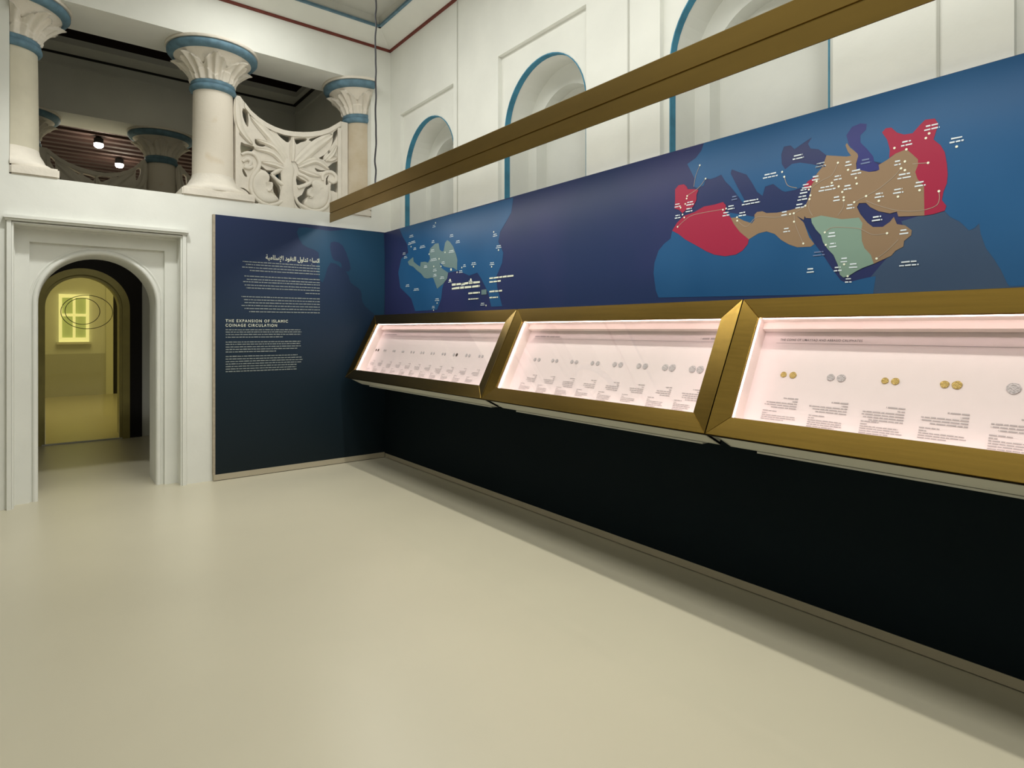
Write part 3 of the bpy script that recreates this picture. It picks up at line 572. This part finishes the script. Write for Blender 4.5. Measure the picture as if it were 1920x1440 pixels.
# ================================================================ CARVED SCREENS
def make_screen(label, y0, mirror=False):
    fm = (lambda x: 2.84 - x) if mirror else (lambda x: x)
    root = empty('carved_screen', (fm(2.2), y0, GZ0), label, 'screen')
    dy = y0 - 6.79
    f = lambda a, b_, d: (fm(a), d + dy, b_)
    b = B()
    out = list(D['s_out'])
    outer = [(1.613, GZ0), (1.613, 3.955)] + out[2:] + [(2.852, 3.925), (2.852, GZ0)]
    slab(b, outer, [grow(smoothpoly(h, 2) if len(h) > 4 else h) for h in D['s_holes']], 6.79, 6.88, f)
    obj('screen_panel', b, M['stone'], root, smooth=0.5)
    # raised rim following the curved top and the two stiles
    b = B(); line = [(p[0], p[1] - 0.035) for p in out[3:]]
    for k in range(len(line) - 1):
        (xa, za), (xb, zb) = line[k], line[k + 1]
        v = [b.verts.new(f(*q)) for q in ((xa, za - 0.022, 6.775), (xb, zb - 0.022, 6.775), (xb, zb + 0.030, 6.775), (xa, za + 0.030, 6.775), (xa, za - 0.022, 6.792), (xb, zb - 0.022, 6.792), (xb, zb + 0.030, 6.792), (xa, za + 0.030, 6.792))]
        for q in ((0, 1, 2, 3), (0, 4, 5, 1), (3, 2, 6, 7)): b.faces.new([v[i] for i in q])
    bmesh.ops.recalc_face_normals(b, faces=b.faces)
    obj('top_rim', b, M['stone'], root)
    for xa_, xb_, zt in ((2.725, 2.765, 3.84), (1.618, 1.652, 3.90)):
        b = B(); box(b, *sorted((fm(xa_), fm(xb_))), 6.772 + dy, 6.79 + dy, GZ0, zt); obj('stile', b, M['stone'], root)
    # leaves
    for li, (p0, p1, p2, w) in enumerate(D['s_leaf']):
        if w < 0.02: w = 0.1
        ctr = [Vector(p) for p in smoothline([(p0[0], p0[1], 0), (p1[0], p1[1], 0), (p2[0], p2[1], 0)], 8)]
        b = B(); NN = len(ctr) - 1; W = 12; rows = []
        for i, c in enumerate(ctr):
            t = i / NN; d = (ctr[min(i + 1, NN)] - ctr[max(i - 1, 0)]).normalized(); nrm = Vector((-d.y, d.x, 0))
            hw = w * 0.34 * (math.sin(PI * min(1, (0.12 + 0.88 * t))) ** 0.62) * (1.0 if t < 0.999 else 0.05) + 0.003
            row = []
            for k in range(W + 1):
                u = k / W * 2 - 1
                h = 0.030 * (1 - u * u) ** 0.6 * (0.55 + 0.45 * math.sin(PI * t)) + 0.004 * math.cos(u * PI * 4) - 0.012 * math.exp(-(u / 0.13) ** 2)
                q = c + nrm * hw * u
                row.append(b.verts.new(f(q.x, q.y, 6.789 - max(h, 0.0))))
            rows.append(row)
        for i in range(NN):
            for k in range(W): b.faces.new((rows[i][k], rows[i][k + 1], rows[i + 1][k + 1], rows[i + 1][k]))
        bmesh.ops.recalc_face_normals(b, faces=b.faces)
        if sum(fc.normal.y for fc in b.faces) > 0: bmesh.ops.reverse_faces(b, faces=b.faces)
        obj('carved_leaf', b, M['stone'], root, smooth=1.2)
    for s_ in D['s_scroll']:
        pts = smoothline([(p[0], p[1], 0) for p in s_], 5)
        b = B(); tube(b, [f(p.x, p.y, 6.788) for p in pts], 0.021, 8, taper=lambda t: 0.75 + 0.35 * math.sin(PI * t)); obj('carved_scroll', b, M['stone'], root, smooth=1.2)
    for ci, s_ in enumerate(D['s_cup']):
        poly = smoothpoly(s_, 3); cx = sum(p[0] for p in poly) / len(poly); cz = sum(p[1] for p in poly) / len(poly)
        b = B(); rings = []
        for sc_, h in ((1.0, 0.0), (0.95, 0.018), (0.86, 0.026), (0.6, 0.018), (0.3, 0.010)):
            rings.append([b.verts.new(f(cx + (p[0] - cx) * sc_, cz + (p[1] - cz) * sc_, 6.788 - h)) for p in poly])
        for r0, r1 in zip(rings, rings[1:]):
            for k in range(len(poly)): b.faces.new((r0[k], r0[(k + 1) % len(poly)], r1[(k + 1) % len(poly)], r1[k]))
        b.faces.new(rings[-1]); bmesh.ops.recalc_face_normals(b, faces=b.faces)
        obj('lobed_leaf', b, M['stone'], root, smooth=1.2)
    # central stem and collar
    b = B(); rows = []
    for z_, hw in ((GZ0, 0.095), (2.95, 0.082), (3.05, 0.066), (3.13, 0.062), (3.20, 0.070), (3.27, 0.080), (3.33, 0.060), (3.38, 0.02)):
        rows.append([b.verts.new(f(2.150 + 0.006 * (z_ - 3) + hw * u, z_, 6.789 - 0.026 * (1 - u * u) ** 0.5)) for u in (-1, -0.92, -0.7, -0.4, 0, 0.4, 0.7, 0.92, 1)])
    for r0, r1 in zip(rows, rows[1:]):
        for k in range(8): b.faces.new((r0[k], r0[k + 1], r1[k + 1], r1[k]))
    bmesh.ops.recalc_face_normals(b, faces=b.faces)
    if sum(fc.normal.y for fc in b.faces) > 0: bmesh.ops.reverse_faces(b, faces=b.faces)
    obj('stem', b, M['stone'], root, smooth=1.2)
    return root
s1 = make_screen('carved white gypsum screen with palm leaves and scrolls, right bay of the near gallery', 6.79)
s2 = copy_tree(s1); s2.location.y += 3.40; s2['label'] = 'dim carved screen in the right bay of the far gallery'
s3 = make_screen('dim carved screen in the left bay of the far gallery', 10.19, True)

# ================================================================ GLASS DOOR, BACK ROOM
t = empty('glass_door', (0.462, 9.93, 0), 'gold tinted arched glass door in a brass frame, seen through the white portal', 'door')
b = B(); po = anotch(0.462, 0.525, 1.79, 30); pi_ = anotch(0.462, 0.44, 1.79, 30)
slab(b, po + pi_[::-1], [], 9.86, 9.96, fY); obj('arch_frame', b, M['dooredge'], t, smooth=0.5)
b = B(); po = anotch(0.462, 0.442, 1.79, 30); pi_ = anotch(0.462, 0.405, 1.79, 30)
slab(b, po + pi_[::-1], [], 9.89, 9.935, fY); obj('inner_frame', b, M['dooredge'], t, smooth=0.5)
b = B(); slab(b, [(0.06, 0.0), (0.864, 0.0)] + [(0.462 + 0.41 * math.cos(PI * i / 30), 1.79 + 0.41 * math.sin(PI * i / 30)) for i in range(31)], [], 9.905, 9.913, fY); gp = obj('glass_pane', b, M['goldglass'], t)
for nm, (cx_, cz_, rx, rz) in (('decal_ring', (0.505, 1.735, 0.285, 0.225)), ('decal_ring', (0.455, 1.745, 0.19, 0.175))):
    b = B(); tube(b, [(cx_ + rx * math.cos(2 * PI * k / 48), 9.900, cz_ + rz * math.sin(2 * PI * k / 48)) for k in range(49)], 0.0045, 6)
    obj(nm, b, M['joint'], gp)
b = B(); box(b, 0.02, 0.90, 9.87, 9.95, 0.0, 0.015); obj('threshold', b, M['casewhite'], t)
b = B(); slab(b, [(-0.75, 0.0)] + anotch(0.462, 0.524, 1.79, 30) + [(1.135, 0.0), (1.135, 2.72), (-0.75, 2.72)], [], 9.89, 9.939, fY); o = obj('shade_panel', b, M['black'], t); o['label'] = 'black panel painting in the dark around the arched door'  # black panel paints in the unlit recess around the door

t = empty('window', (0.62, 17.0, 1.2), 'bright window with white shutters in the room behind the gold glass door', 'window')
b = B(); slab(b, rect(0.34, 0.90, 1.22, 2.30), [rect(0.40, 0.595, 1.32, 1.80), rect(0.645, 0.84, 1.32, 1.80), rect(0.40, 0.595, 1.86, 2.22), rect(0.645, 0.84, 1.86, 2.22)], 16.93, 16.99, fY); obj('window_frame', b, M['daywin'], t)
b = B(); box(b, 0.36, 0.88, 16.985, 16.998, 1.24, 2.28); obj('pane', b, mat('dull_daylight_glass', (0.3, 0.35, 0.2), 0.3, emit=(0.75, 0.9, 0.5), estr=0.45), t)
b = B(); box(b, 0.30, 0.94, 16.86, 17.0, 1.17, 1.22); obj('sill', b, M['winframe'], t)
t = empty('wooden_door', (1.62, 17.0, 0.35), 'dark tall doorway leaf beside the bright window in the room behind the glass door', 'door')
b = B(); box(b, 1.36, 1.90, 16.94, 16.99, 0.0, 2.62); obj('leaf', b, M['black'], t)
b = B(); box(b, 1.22, 1.36, 16.90, 16.995, 0.0, 2.75); obj('jamb', b, M['winframe'], t)

def spotlight(x, y, label):
    t = empty('ceiling_spotlight', (x, y, 4.44), label, 'spotlight', 'spotlights in the back room')
    b = B(); lathe(b, x, y, [(0.06, 4.47), (0.065, 4.48), (0.065, 4.55), (0.03, 4.58)], 20); obj('housing', b, M['black'], t, smooth=0.8)
    b = B(); lathe(b, x, y, [(0.001, 4.40), (0.04, 4.408), (0.062, 4.43), (0.064, 4.47)], 20); obj('lens', b, M['lampglow'], t, smooth=0.8)
    lamp('spot_glow', 'POINT', (x, y, 4.3), 9, (1.0, 0.85, 0.66), radius=0.05)
spotlight(0.746, 11.70, 'upper left lit spotlight among the dark joists')
spotlight(1.13, 12.90, 'lower right lit spotlight among the dark joists')

# small dark fixture on the hall ceiling near the corner
t = empty('ceiling_fixture', (2.75, 5.68, 4.9), 'small black fixture on the ceiling by the corner above the hanging cable', 'light fixture')
b = B(); box(b, 2.70, 2.80, 5.60, 5.74, 4.90, 4.9895); obj('housing', b, M['black'], t)
b = B(); lathe(b, 2.75, 5.67, [(0.05, 4.885), (0.055, 4.905), (0.03, 4.91)], 16); obj('lens_ring', b, M['joint'], t)

# ================================================================ WALL PANELS
PX = 3.20
def fm_(d): return lambda a, z: (PX - d, a, z)
t = empty('map_panel', (PX, 2.6, 0), 'long dark blue wall panel printed with two maps, behind the three display cases', 'wall panel')
b = B(); box(b, PX, WX - 0.001, -1.0, 6.565, 0.98, 2.640); mb = obj('board', b, M['sea'], t)
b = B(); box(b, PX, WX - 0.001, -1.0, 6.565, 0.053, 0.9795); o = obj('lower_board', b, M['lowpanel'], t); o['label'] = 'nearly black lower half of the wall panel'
b = B(); box(b, PX - 0.003, WX - 0.001, -1.0, 6.52, 0.006, 0.052); obj('plinth', b, M['plinth'], t)
b = B(); box(b, PX + 0.01, WX - 0.001, -1.0, 6.52, 0.0005, 0.006); obj('shadow_gap', b, M['joint'], t)
def clip(poly):
    return [(max(-1.0, min(6.52, a)), max(0.985, min(2.6385, z))) for a, z in poly]
def mapshape(name, key, m, d, sm=False, label=None):
    b = B(); poly = clip(D[key]); flat(b, poly, fm_(d))
    for f_ in b.faces:
        f_.normal_update()
        if f_.normal.x > 0: f_.normal_flip()
    o = obj(name, b, m, mb)
    if label: o['label'] = label
mapshape('land_area', 'land', M['land'], 0.0010, label='blue printed land of the large map')
mapshape('land_area', 'africa', M['land'], 0.0011, label='blue printed land below the coloured regions')
mapshape('land_area', 'bluemap1', M['land'], 0.0010, label='blue printed land of the small map')
mapshape('sea_area', 'indian', M['oceangrey'], 0.0005, label='grey blue sea at the right of the large map')
mapshape('sea_area', 'caspian', M['seadeep'], 0.0016)
mapshape('map_region', 'tan', M['maptan'], 0.0020, label='tan map region')
mapshape('map_region', 'green', M['mapgreen'], 0.0022, label='sage green map region')
mapshape('map_region', 'redeast', M['mapred'], 0.0021, label='crimson map region at the right')
mapshape('map_region', 'maghreb', M['mapred'], 0.0022, label='crimson map region at the left')
mapshape('map_region', 'iberia', M['mapred'], 0.0022, label='small crimson map region above the left one')
mapshape('map_region', 'redsyria', M['mapred'], 0.0023, label='crimson coastal sliver')
mapshape('map_region', 'green1', M['mapgrey'], 0.0022, label='grey green region of the small map')
def maplabel(y, z, w, h, mm, seed):
    b = B()
    f = fm_(0.0035)
    textline(b, y + w * 0.36, y - w * 0.36, z + h * 0.35, h * 0.50, f, seed)
    textline(b, y + w * 0.46, y - w * 0.46, z - h * 0.85, h * 0.48, f, seed + 500)
    obj('place_label', b, mm, mb)
for k, (y, z, w) in enumerate(D['lab2']):
    big = w > 0.16
    sea = k in (27, 26, 28) or (w > 0.12 and z < 1.9)
    maplabel(y, z, w, 0.0135, M['sea_text'] if k in (26, 27, 28, 36, 47) else M['maptext'], k)
for k, (y, z, w) in enumerate(D['lab1']): maplabel(y, z, w, 0.013, M['maptext'], 200 + k)
b = B(); rd = 0.0085
def dot(b, y, z, r):
    b = B(); vs = [b.verts.new((PX - 0.0036, y + r * math.cos(2 * PI * k / 10), z + r * math.sin(2 * PI * k / 10))) for k in range(10)]
    b.faces.new(vs); obj('city_dot', b, M['text'], mb)
for y, z in D['dots2']: dot(None, y, z, 0.0055)
for k, (y, z) in enumerate(D['dots1']): dot(None, y, z, 0.014 if k in (9, 10, 11) else 0.008)
routemat = mat('faint_route_ink', (0.25, 0.20, 0.15), 0.6)
b = B()
for rt in D['routes']:
    pts = smoothline([(PX - 0.003, p[0], p[1]) for p in rt], 6)
    for p, q in zip(pts, pts[1:]):
        d = (q - p).normalized(); nn = Vector((0, -d.z, d.y)) * 0.0014
        b.faces.new([b.verts.new(v) for v in (p - nn, q - nn, q + nn, p + nn)])
o = obj('route_lines', b, routemat, mb)
# legend of the small map
b = B(); f = fm_(0.0035)
textline(b, 5.06, 4.58, 1.93, 0.020, f, 1, 3, 7); textline(b, 5.06, 4.58, 1.893, 0.020, f, 2, 3, 7)
textline(b, 4.43, 4.07, 1.955, 0.014, f, 3, 3, 7); textline(b, 4.43, 4.26, 1.922, 0.014, f, 4, 3, 7)
textline(b, 4.77, 4.58, 1.835, 0.014, f, 5); textline(b, 4.43, 4.24, 1.835, 0.014, f, 6)
textline(b, 4.77, 4.60, 1.782, 0.011, f, 7); textline(b, 4.43, 4.30, 1.782, 0.012, f, 8)
lg = obj('map_legend', b, M['text'], t)
b = B(); flat(b, rect(4.475, 4.555, 1.820, 1.865), f); obj('legend_swatch', b, M['mapgrey'], lg)

EY = WY - 0.04
t = empty('text_panel', (2.3, EY, 0), 'dark blue wall panel with Arabic and English text beside the white portal', 'wall panel')
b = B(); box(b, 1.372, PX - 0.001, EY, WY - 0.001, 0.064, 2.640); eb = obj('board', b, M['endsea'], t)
b = B(); box(b, 1.350, 1.3715, EY + 0.001, WY - 0.001, 0.064, 2.640); obj('panel_edge', b, M['edge'], t)
b = B(); box(b, 1.355, PX - 0.004, EY - 0.002, WY - 0.001, 0.006, 0.063); obj('plinth', b, M['plinth'], t)
b = B(); box(b, 1.36, PX - 0.004, EY + 0.008, WY - 0.001, 0.0005, 0.006); obj('shadow_gap', b, M['joint'], t)
def fE(d): return lambda a, z: (a, EY - d, z)
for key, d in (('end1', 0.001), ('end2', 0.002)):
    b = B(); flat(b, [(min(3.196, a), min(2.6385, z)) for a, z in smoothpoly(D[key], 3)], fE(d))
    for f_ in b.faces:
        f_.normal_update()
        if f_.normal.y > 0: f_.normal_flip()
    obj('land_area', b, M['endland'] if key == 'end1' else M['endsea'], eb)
TI = arabic('اتساع تداول النقود الإسلامية')
text_mesh(TI, 0.066, 0.565, lambda u, v: (2.416 + u, EY - 0.003, 2.231 + v), 'arabic_title', M['text'], eb, 'RIGHT', bold=0.012)
text_mesh('THE EXPANSION OF ISLAMIC', 0.040, 0.612, lambda u, v: (1.465 + u, EY - 0.003, 1.575 + v), 'english_title', M['text'], eb, bold=0.016, spacing=1.3)
text_mesh('COINAGE CIRCULATION', 0.040, 0.500, lambda u, v: (1.465 + u, EY - 0.003, 1.530 + v), 'english_title', M['text'], eb, bold=0.016, spacing=1.3)
for lo, hi in ((0, 4), (4, 9), (9, 10), (10, 16)):
    b = B()
    for k, (a0, a1, z) in list(enumerate(D['arl']))[lo:hi]: textline(b, a1, a0, z - 0.004, 0.0095, fE(0.003), 900 + k, 1.5, 5)
    obj('arabic_paragraph', b, M['textsoft'], eb)
for lo, hi in ((0, 4), (4, 9), (9, 16)):
    b = B()
    for k, (a0, a1, z) in list(enumerate(D['enl']))[lo:hi]: textline(b, a0, a1, z - 0.004, 0.0095, fE(0.003), 950 + k, 1.5, 5)
    obj('english_paragraph', b, M['textsoft'], eb)

# ================================================================ BRASS LIGHT BEAM AND ITS CABLE
BX = 2.45
t = empty('light_beam', (BX, 2.65, 2.64), 'long brass light beam hanging above the display cases', 'light fixture')
BE = 6.315
b = B()
prof = [(BX, 2.645), (BX, 2.738), (BX + 0.006, 2.741), (BX + 0.006, 2.746), (BX, 2.749), (BX, 2.856), (BX + 0.004, 2.8605), (BX + 0.012, 2.8605), (BX + 0.012, 2.655), (BX + 0.006, 2.645)]
prof = [(x, z) for x, z in prof]
va = [b.verts.new((x, -1.0, z)) for x, z in prof]; vb = [b.verts.new((x, BE, z)) for x, z in prof]
for k in range(len(prof)): b.faces.new((va[k], va[(k + 1) % len(prof)], vb[(k + 1) % len(prof)], vb[k]))
b.faces.new(va); b.faces.new(vb); bmesh.ops.recalc_face_normals(b, faces=b.faces)
obj('fascia', b, M['brassbeam'], t)
b = B(); box(b, BX + 0.0065, BX + 0.0125, -1.0, BE - 0.001, 2.7415, 2.7455)
obj('groove', b, M['joint'], t)
b = B(); box(b, BX + 0.0125, BX + 0.122, -1.0, BE, 2.722, 2.84); obj('housing', b, M['brassbeam'], t)
b = B(); box(b, BX + 0.05, BX + 0.116, -1.0, BE - 0.02, 2.713, 2.7215); obj('diffuser', b, mat('beam_diffuser', (0.8, 0.8, 0.75), 0.5, emit=(1, 0.96, 0.85), estr=2.0), t)
rnd = random.Random(3)
b = B(); zz = 2.8405; pts = []
for k in range(26):
    z = zz + (4.985 - zz) * k / 25; pts.append((BX + 0.07 + rnd.uniform(-0.006, 0.006), 5.34 + rnd.uniform(-0.006, 0.006), z))
tube(b, smoothline(pts, 3), 0.0085, 8)
tag(obj('hanging_cable', b, M['cable'], smooth=1.2), 'thin black cable hanging from the ceiling to the brass beam', 'cable')

# ================================================================ DISPLAY CASES
P0 = Vector((2.648, 0, 0.976)); EV = Vector((0.4548, 0, 0.8902)); BV = Vector((0.8902, 0, -0.4548)); SL = 0.774
def cp(y, s, n):       # y along the wall, s up the slope, n depth behind the face
    p = P0 + EV * s + BV * n; return (p.x, y, p.z)
FW = 0.107; DEP = 0.145
def cap_block(bm, y0, y1, s, n, seed, h=0.0055, gap=0.0125, head=True, ragged=True):
    """print lines from y0 towards y1 (fixed edge y0)"""
    rnd = random.Random(seed); f = lambda a, c: cp(a, c, DEP - 0.0015); s_ = s
    if head:
        textline(bm, y0, y0 + (y1 - y0) * 0.42, s_, h * 1.1, f, seed); s_ -= gap * 1.15
        textline(bm, y0, y0 + (y1 - y0) * 0.16, s_, h, f, seed + 1); s_ -= gap
    for k in range(n):
        w = rnd.uniform(0.86, 1.0) if k < n - 1 else rnd.uniform(0.5, 0.8)
        textline(bm, y0, y0 + (y1 - y0) * w, s_, h, f, seed + 2 + k); s_ -= gap
def make_case(ya, yb, label, pairs_y, capw, title):
    """ya = far (left) end, yb = near (right) end"""
    ym = (ya + yb) / 2
    t = empty('display_case', (P0.x, ym, P0.z), label, 'display case', 'slanted brass display cases on the wall')
    T_ = 0.022
    def rail(name, quad, lab=None):
        b = B(); fr = [b.verts.new(cp(y, s, d)) for y, s, d in quad]
        bk = [b.verts.new(cp(y, s, max(0.022, d + 0.014))) for y, s, d in quad]
        b.faces.new(fr); b.faces.new(bk[::-1])
        for k in range(4): b.faces.new((fr[k], fr[(k + 1) % 4], bk[(k + 1) % 4], bk[k]))
        bmesh.ops.recalc_face_normals(b, faces=b.faces)
        bmesh.ops.bevel(b, geom=b.edges[:], offset=0.002, segments=1, affect='EDGES')
        obj(name, b, M['brass'], t)
    g = 0.003; IN = 0.012
    A0, A1 = ya - g, yb + g
    rail('frame_rail', [(A0, 0, 0), (A1, 0, 0), (A1 + FW, FW, IN), (A0 - FW, FW, IN)])
    rail('frame_rail', [(A0, SL, 0), (A1, SL, 0), (A1 + FW, SL - FW, IN), (A0 - FW, SL - FW, IN)])
    rail('frame_stile', [(A0, 0, 0), (A0, SL, 0), (A0 - FW, SL - FW, IN), (A0 - FW, FW, IN)])
    rail('frame_stile', [(A1, 0, 0), (A1, SL, 0), (A1 + FW, SL - FW, IN), (A1 + FW, FW, IN)])
    b = B(); box(b, A1 + FW - 0.004, A0 - FW + 0.004, FW - 0.004, SL - FW + 0.004, 0.027, 0.033, lambda a, s, n: cp(a, s, n)); obj('glass_pane', b, M['glass'], t)
    # dark return behind the brass edge, then the white body
    b = B(); slab(b, rect(A1, A0, 0.004, SL - 0.004), [rect(A1 + FW - 0.028, A0 - FW + 0.028, FW - 0.03, SL - FW + 0.03)], 0.0365, 0.046, cp); obj('shadow_return', b, M['joint'], t)
    b = B()   # body shell: open box seen from below
    e0, e1 = A1 + 0.028, A0 - 0.028
    def prism(b, quads):
        pass
    d1 = 0.205
    box(b, e1 - 0.012, e1, 0.010, SL - 0.02, 0.046, d1, lambda a, s, n: cp(a, s, n))
    box(b, e0, e0 + 0.012, 0.010, SL - 0.02, 0.046, d1, lambda a, s, n: cp(a, s, n))
    box(b, e0, e1, 0.010, 0.022, 0.046, d1, lambda a, s, n: cp(a, s, n))
    box(b, e0, e1, SL - 0.032, SL - 0.02, 0.046, d1, lambda a, s, n: cp(a, s, n))
    box(b, e0, e1, 0.010, SL - 0.02, d1 - 0.012, d1, lambda a, s, n: cp(a, s, n))
    obj('body', b, M['casewhite'], t)
    b = B(); z0 = P0.z - 0.102
    box(b, P0.x + 0.215, PX - 0.004, yb + 0.16, ya - 0.16, z0, z0 + 0.010); obj('access_tray', b, M['casewhite'], t)
    b = B(); box(b, P0.x + 0.26, PX - 0.004, yb + 0.2, ya - 0.2, z0 + 0.0105, z0 + 0.13); obj('wall_bracket', b, M['black'], t)
    # lining
    b = B(); L0, L1 = A1 + FW - 0.020, A0 - FW + 0.020; S0, S1 = FW - 0.022, SL - FW + 0.022
    c_ = lambda a, s, n: cp(a, s, n)
    box(b, L1, L1 + 0.008, S0, S1, 0.046, DEP, c_); box(b, L0 - 0.008, L0, S0, S1, 0.046, DEP, c_)
    box(b, L0, L1, S0 - 0.008, S0, 0.046, DEP, c_); box(b, L0, L1, S1, S1 + 0.008, 0.046, DEP, c_)
    box(b, L0, L1, S1 - 0.040, S1, DEP - 0.035, DEP - 0.002, c_)
    ln = obj('lining', b, M['liner'], t)
    b = B(); box(b, L0, L1, S0, S1, DEP, DEP + 0.01, c_); bb = obj('back_board', b, M['board'], t)
    # led strips hidden behind the brass rails
    b = B(); box(b, L0 + 0.02, L1 - 0.02, S1 - 0.007, S1 - 0.001, 0.048, 0.062, c_); obj('led_strip', b, M['led'], ln)
    b = B(); box(b, L1 - 0.007, L1 - 0.001, S0 + 0.02, S1 - 0.02, 0.048, 0.060, c_); obj('led_strip', b, M['led'], ln)
    b = B(); box(b, L0 + 0.001, L0 + 0.007, S0 + 0.02, S1 - 0.02, 0.048, 0.060, c_); obj('led_strip', b, M['led'], ln)
    b = B(); box(b, L0 + 0.02, L1 - 0.02, S0 + 0.001, S0 + 0.006, 0.048, 0.058, c_); obj('led_strip', b, M['led'], ln)
    # printing on the back board
    fb = lambda a, c: cp(a, c, DEP - 0.0015)
    b = B(); flat(b, rect(L0 + 0.07, L1 - 0.075, 0.5825, 0.5845), fb); obj('title_rule', b, M['inkgrey'], bb)
    if title:
        text_mesh(title, 0.017, 0.40, lambda u, v: cp(1.632 - u, 0.597 + v, DEP - 0.0015), 'title_text', M['inkblack'], bb, bold=0.008, spacing=1.15)
    else:
        b = B(); textline(b, L1 - 0.075, L1 - 0.36, 0.597, 0.010, fb, 5, 3, 7); textline(b, L0 + 0.07, L0 + 0.21, 0.597, 0.012, fb, 6, 3, 7); obj('title_text', b, M['inkgrey'], bb)
    for k, yc in enumerate(pairs_y):
        hw = capw
        n1, n2 = ((3, 3), (3, 4), (4, 4), (3, 3), (3, 4))[k % 5]
        b = B(); cap_block(b, yc - 0.068 - 0.012 * (capw > 0.12), yc - 0.068 + hw, 0.279, n1, 100 + k * 11); obj('arabic_caption', b, M['inkgrey'], bb)
        b = B(); cap_block(b, yc + 0.085, yc + 0.085 - hw * 1.05, 0.206, n2, 500 + k * 11, h=0.0045, gap=0.0105); obj('english_caption', b, M['inkgrey'], bb)
    return t
J12, J23 = 3.78, 1.815
c1 = D['c1']; c2 = D['c2']; c3 = list(D['c3']); c3[-1] = (0.592, 0.405)
m1 = [(c1[i][0] + c1[i + 1][0]) / 2 for i in range(0, 22, 2)]
m2 = [(c2[i][0] + c2[i + 1][0]) / 2 for i in range(0, 16, 2)] + [1.90 + 0.0]
m3 = [(c3[i][0] + c3[i + 1][0]) / 2 for i in range(0, 10, 2)]
make_case(6.385, J12, 'farthest slanted brass display case, beside the text panel, with eleven small pairs of coins', m1, 0.105, None)
make_case(J12, J23, 'middle slanted brass display case with grey coins, between the other two', m2[:8], 0.115, None)
make_case(J23, -0.15, 'nearest slanted brass display case with gold coins, cut off by the right edge', m3, 0.165, 'THE COINS OF UMAYYAD AND ABBASID CALIPHATES')

# coins: one mesh per metal and size, each coin an object of its own
def coin_mesh(r, seed, m):
    rnd = random.Random(seed); bm = B(); n = 30
    ph = [rnd.uniform(0, 6.28) for _ in range(4)]
    rr = [r * (1 + 0.022 * math.sin(3 * 2 * PI * k / n + ph[0]) + 0.018 * math.sin(5 * 2 * PI * k / n + ph[1]) + rnd.uniform(-0.008, 0.008)) for k in range(n)]
    rings = []
    for sc_, h in ((1.0, 0.0), (1.0, 0.0022), (0.92, 0.0030), (0.84, 0.0022), (0.55, 0.0030), (0.45, 0.0022), (0.2, 0.0030)):
        rings.append([bm.verts.new(EV * (rr[k] * sc_ * math.sin(2 * PI * k / n)) + Vector((0, rr[k] * sc_ * math.cos(2 * PI * k / n), 0)) - BV * (h + (rnd.uniform(0, 0.0006) if sc_ < 0.9 else 0))) for k in range(n)])
    for r0, r1 in zip(rings, rings[1:]):
        for k in range(n): bm.faces.new((r0[k], r0[(k + 1) % n], r1[(k + 1) % n], r1[k]))
    bm.faces.new(rings[-1]); bm.faces.new(rings[0][::-1]); bmesh.ops.recalc_face_normals(bm, faces=bm.faces)
    me = bpy.data.meshes.new('coin'); bm.to_mesh(me); bm.free(); me.materials.append(m); return me
ORD = ['first', 'second', 'third', 'fourth', 'fifth', 'sixth', 'seventh', 'eighth', 'ninth', 'tenth', 'eleventh']
def coins(lst, spec, case, group):
    for i, (y, s) in enumerate(lst):
        r, mk, word = spec(i)
        me = coin_mesh(r, i * 7 + len(lst), M[mk])
        o = bpy.data.objects.new('coin', me); COL.objects.link(o); o.location = cp(y, 0.407, DEP - 0.0003)
        tag(o, '%s coin, %s one of %s pair from the left, %s display case' % (word, 'left' if i % 2 == 0 else 'right', ORD[i // 2], case), 'coin', group)
def sp1(i): return (0.0155 if i in (1, 16, 17, 18, 19) else 0.0125 if i in (2, 3, 4, 6, 7) else 0.014, 'bronze' if i in (0, 1, 17) else 'silver', 'dark bronze' if i in (0, 1, 17) else 'small grey silver')
def sp2(i): return ([0.0145, 0.0155, 0.0145, 0.015, 0.0145, 0.015, 0.0155, 0.016, 0.018, 0.019, 0.0185, 0.020, 0.0215, 0.0235, 0.0225, 0.0235][i], 'silver', 'worn grey silver')
def sp3(i):
    g = i not in (2, 3, 8, 9)
    return ([0.0155, 0.0175, 0.0175, 0.0195, 0.0150, 0.0165, 0.0165, 0.0185, 0.0235, 0.0235][i], 'gold' if g else 'silver', 'yellow gold' if g else 'pale silver')
coins(c1, sp1, 'farthest', 'coins in the farthest display case')
coins(c2, sp2, 'middle', 'coins in the middle display case')
coins(c3, sp3, 'nearest', 'coins in the nearest display case')
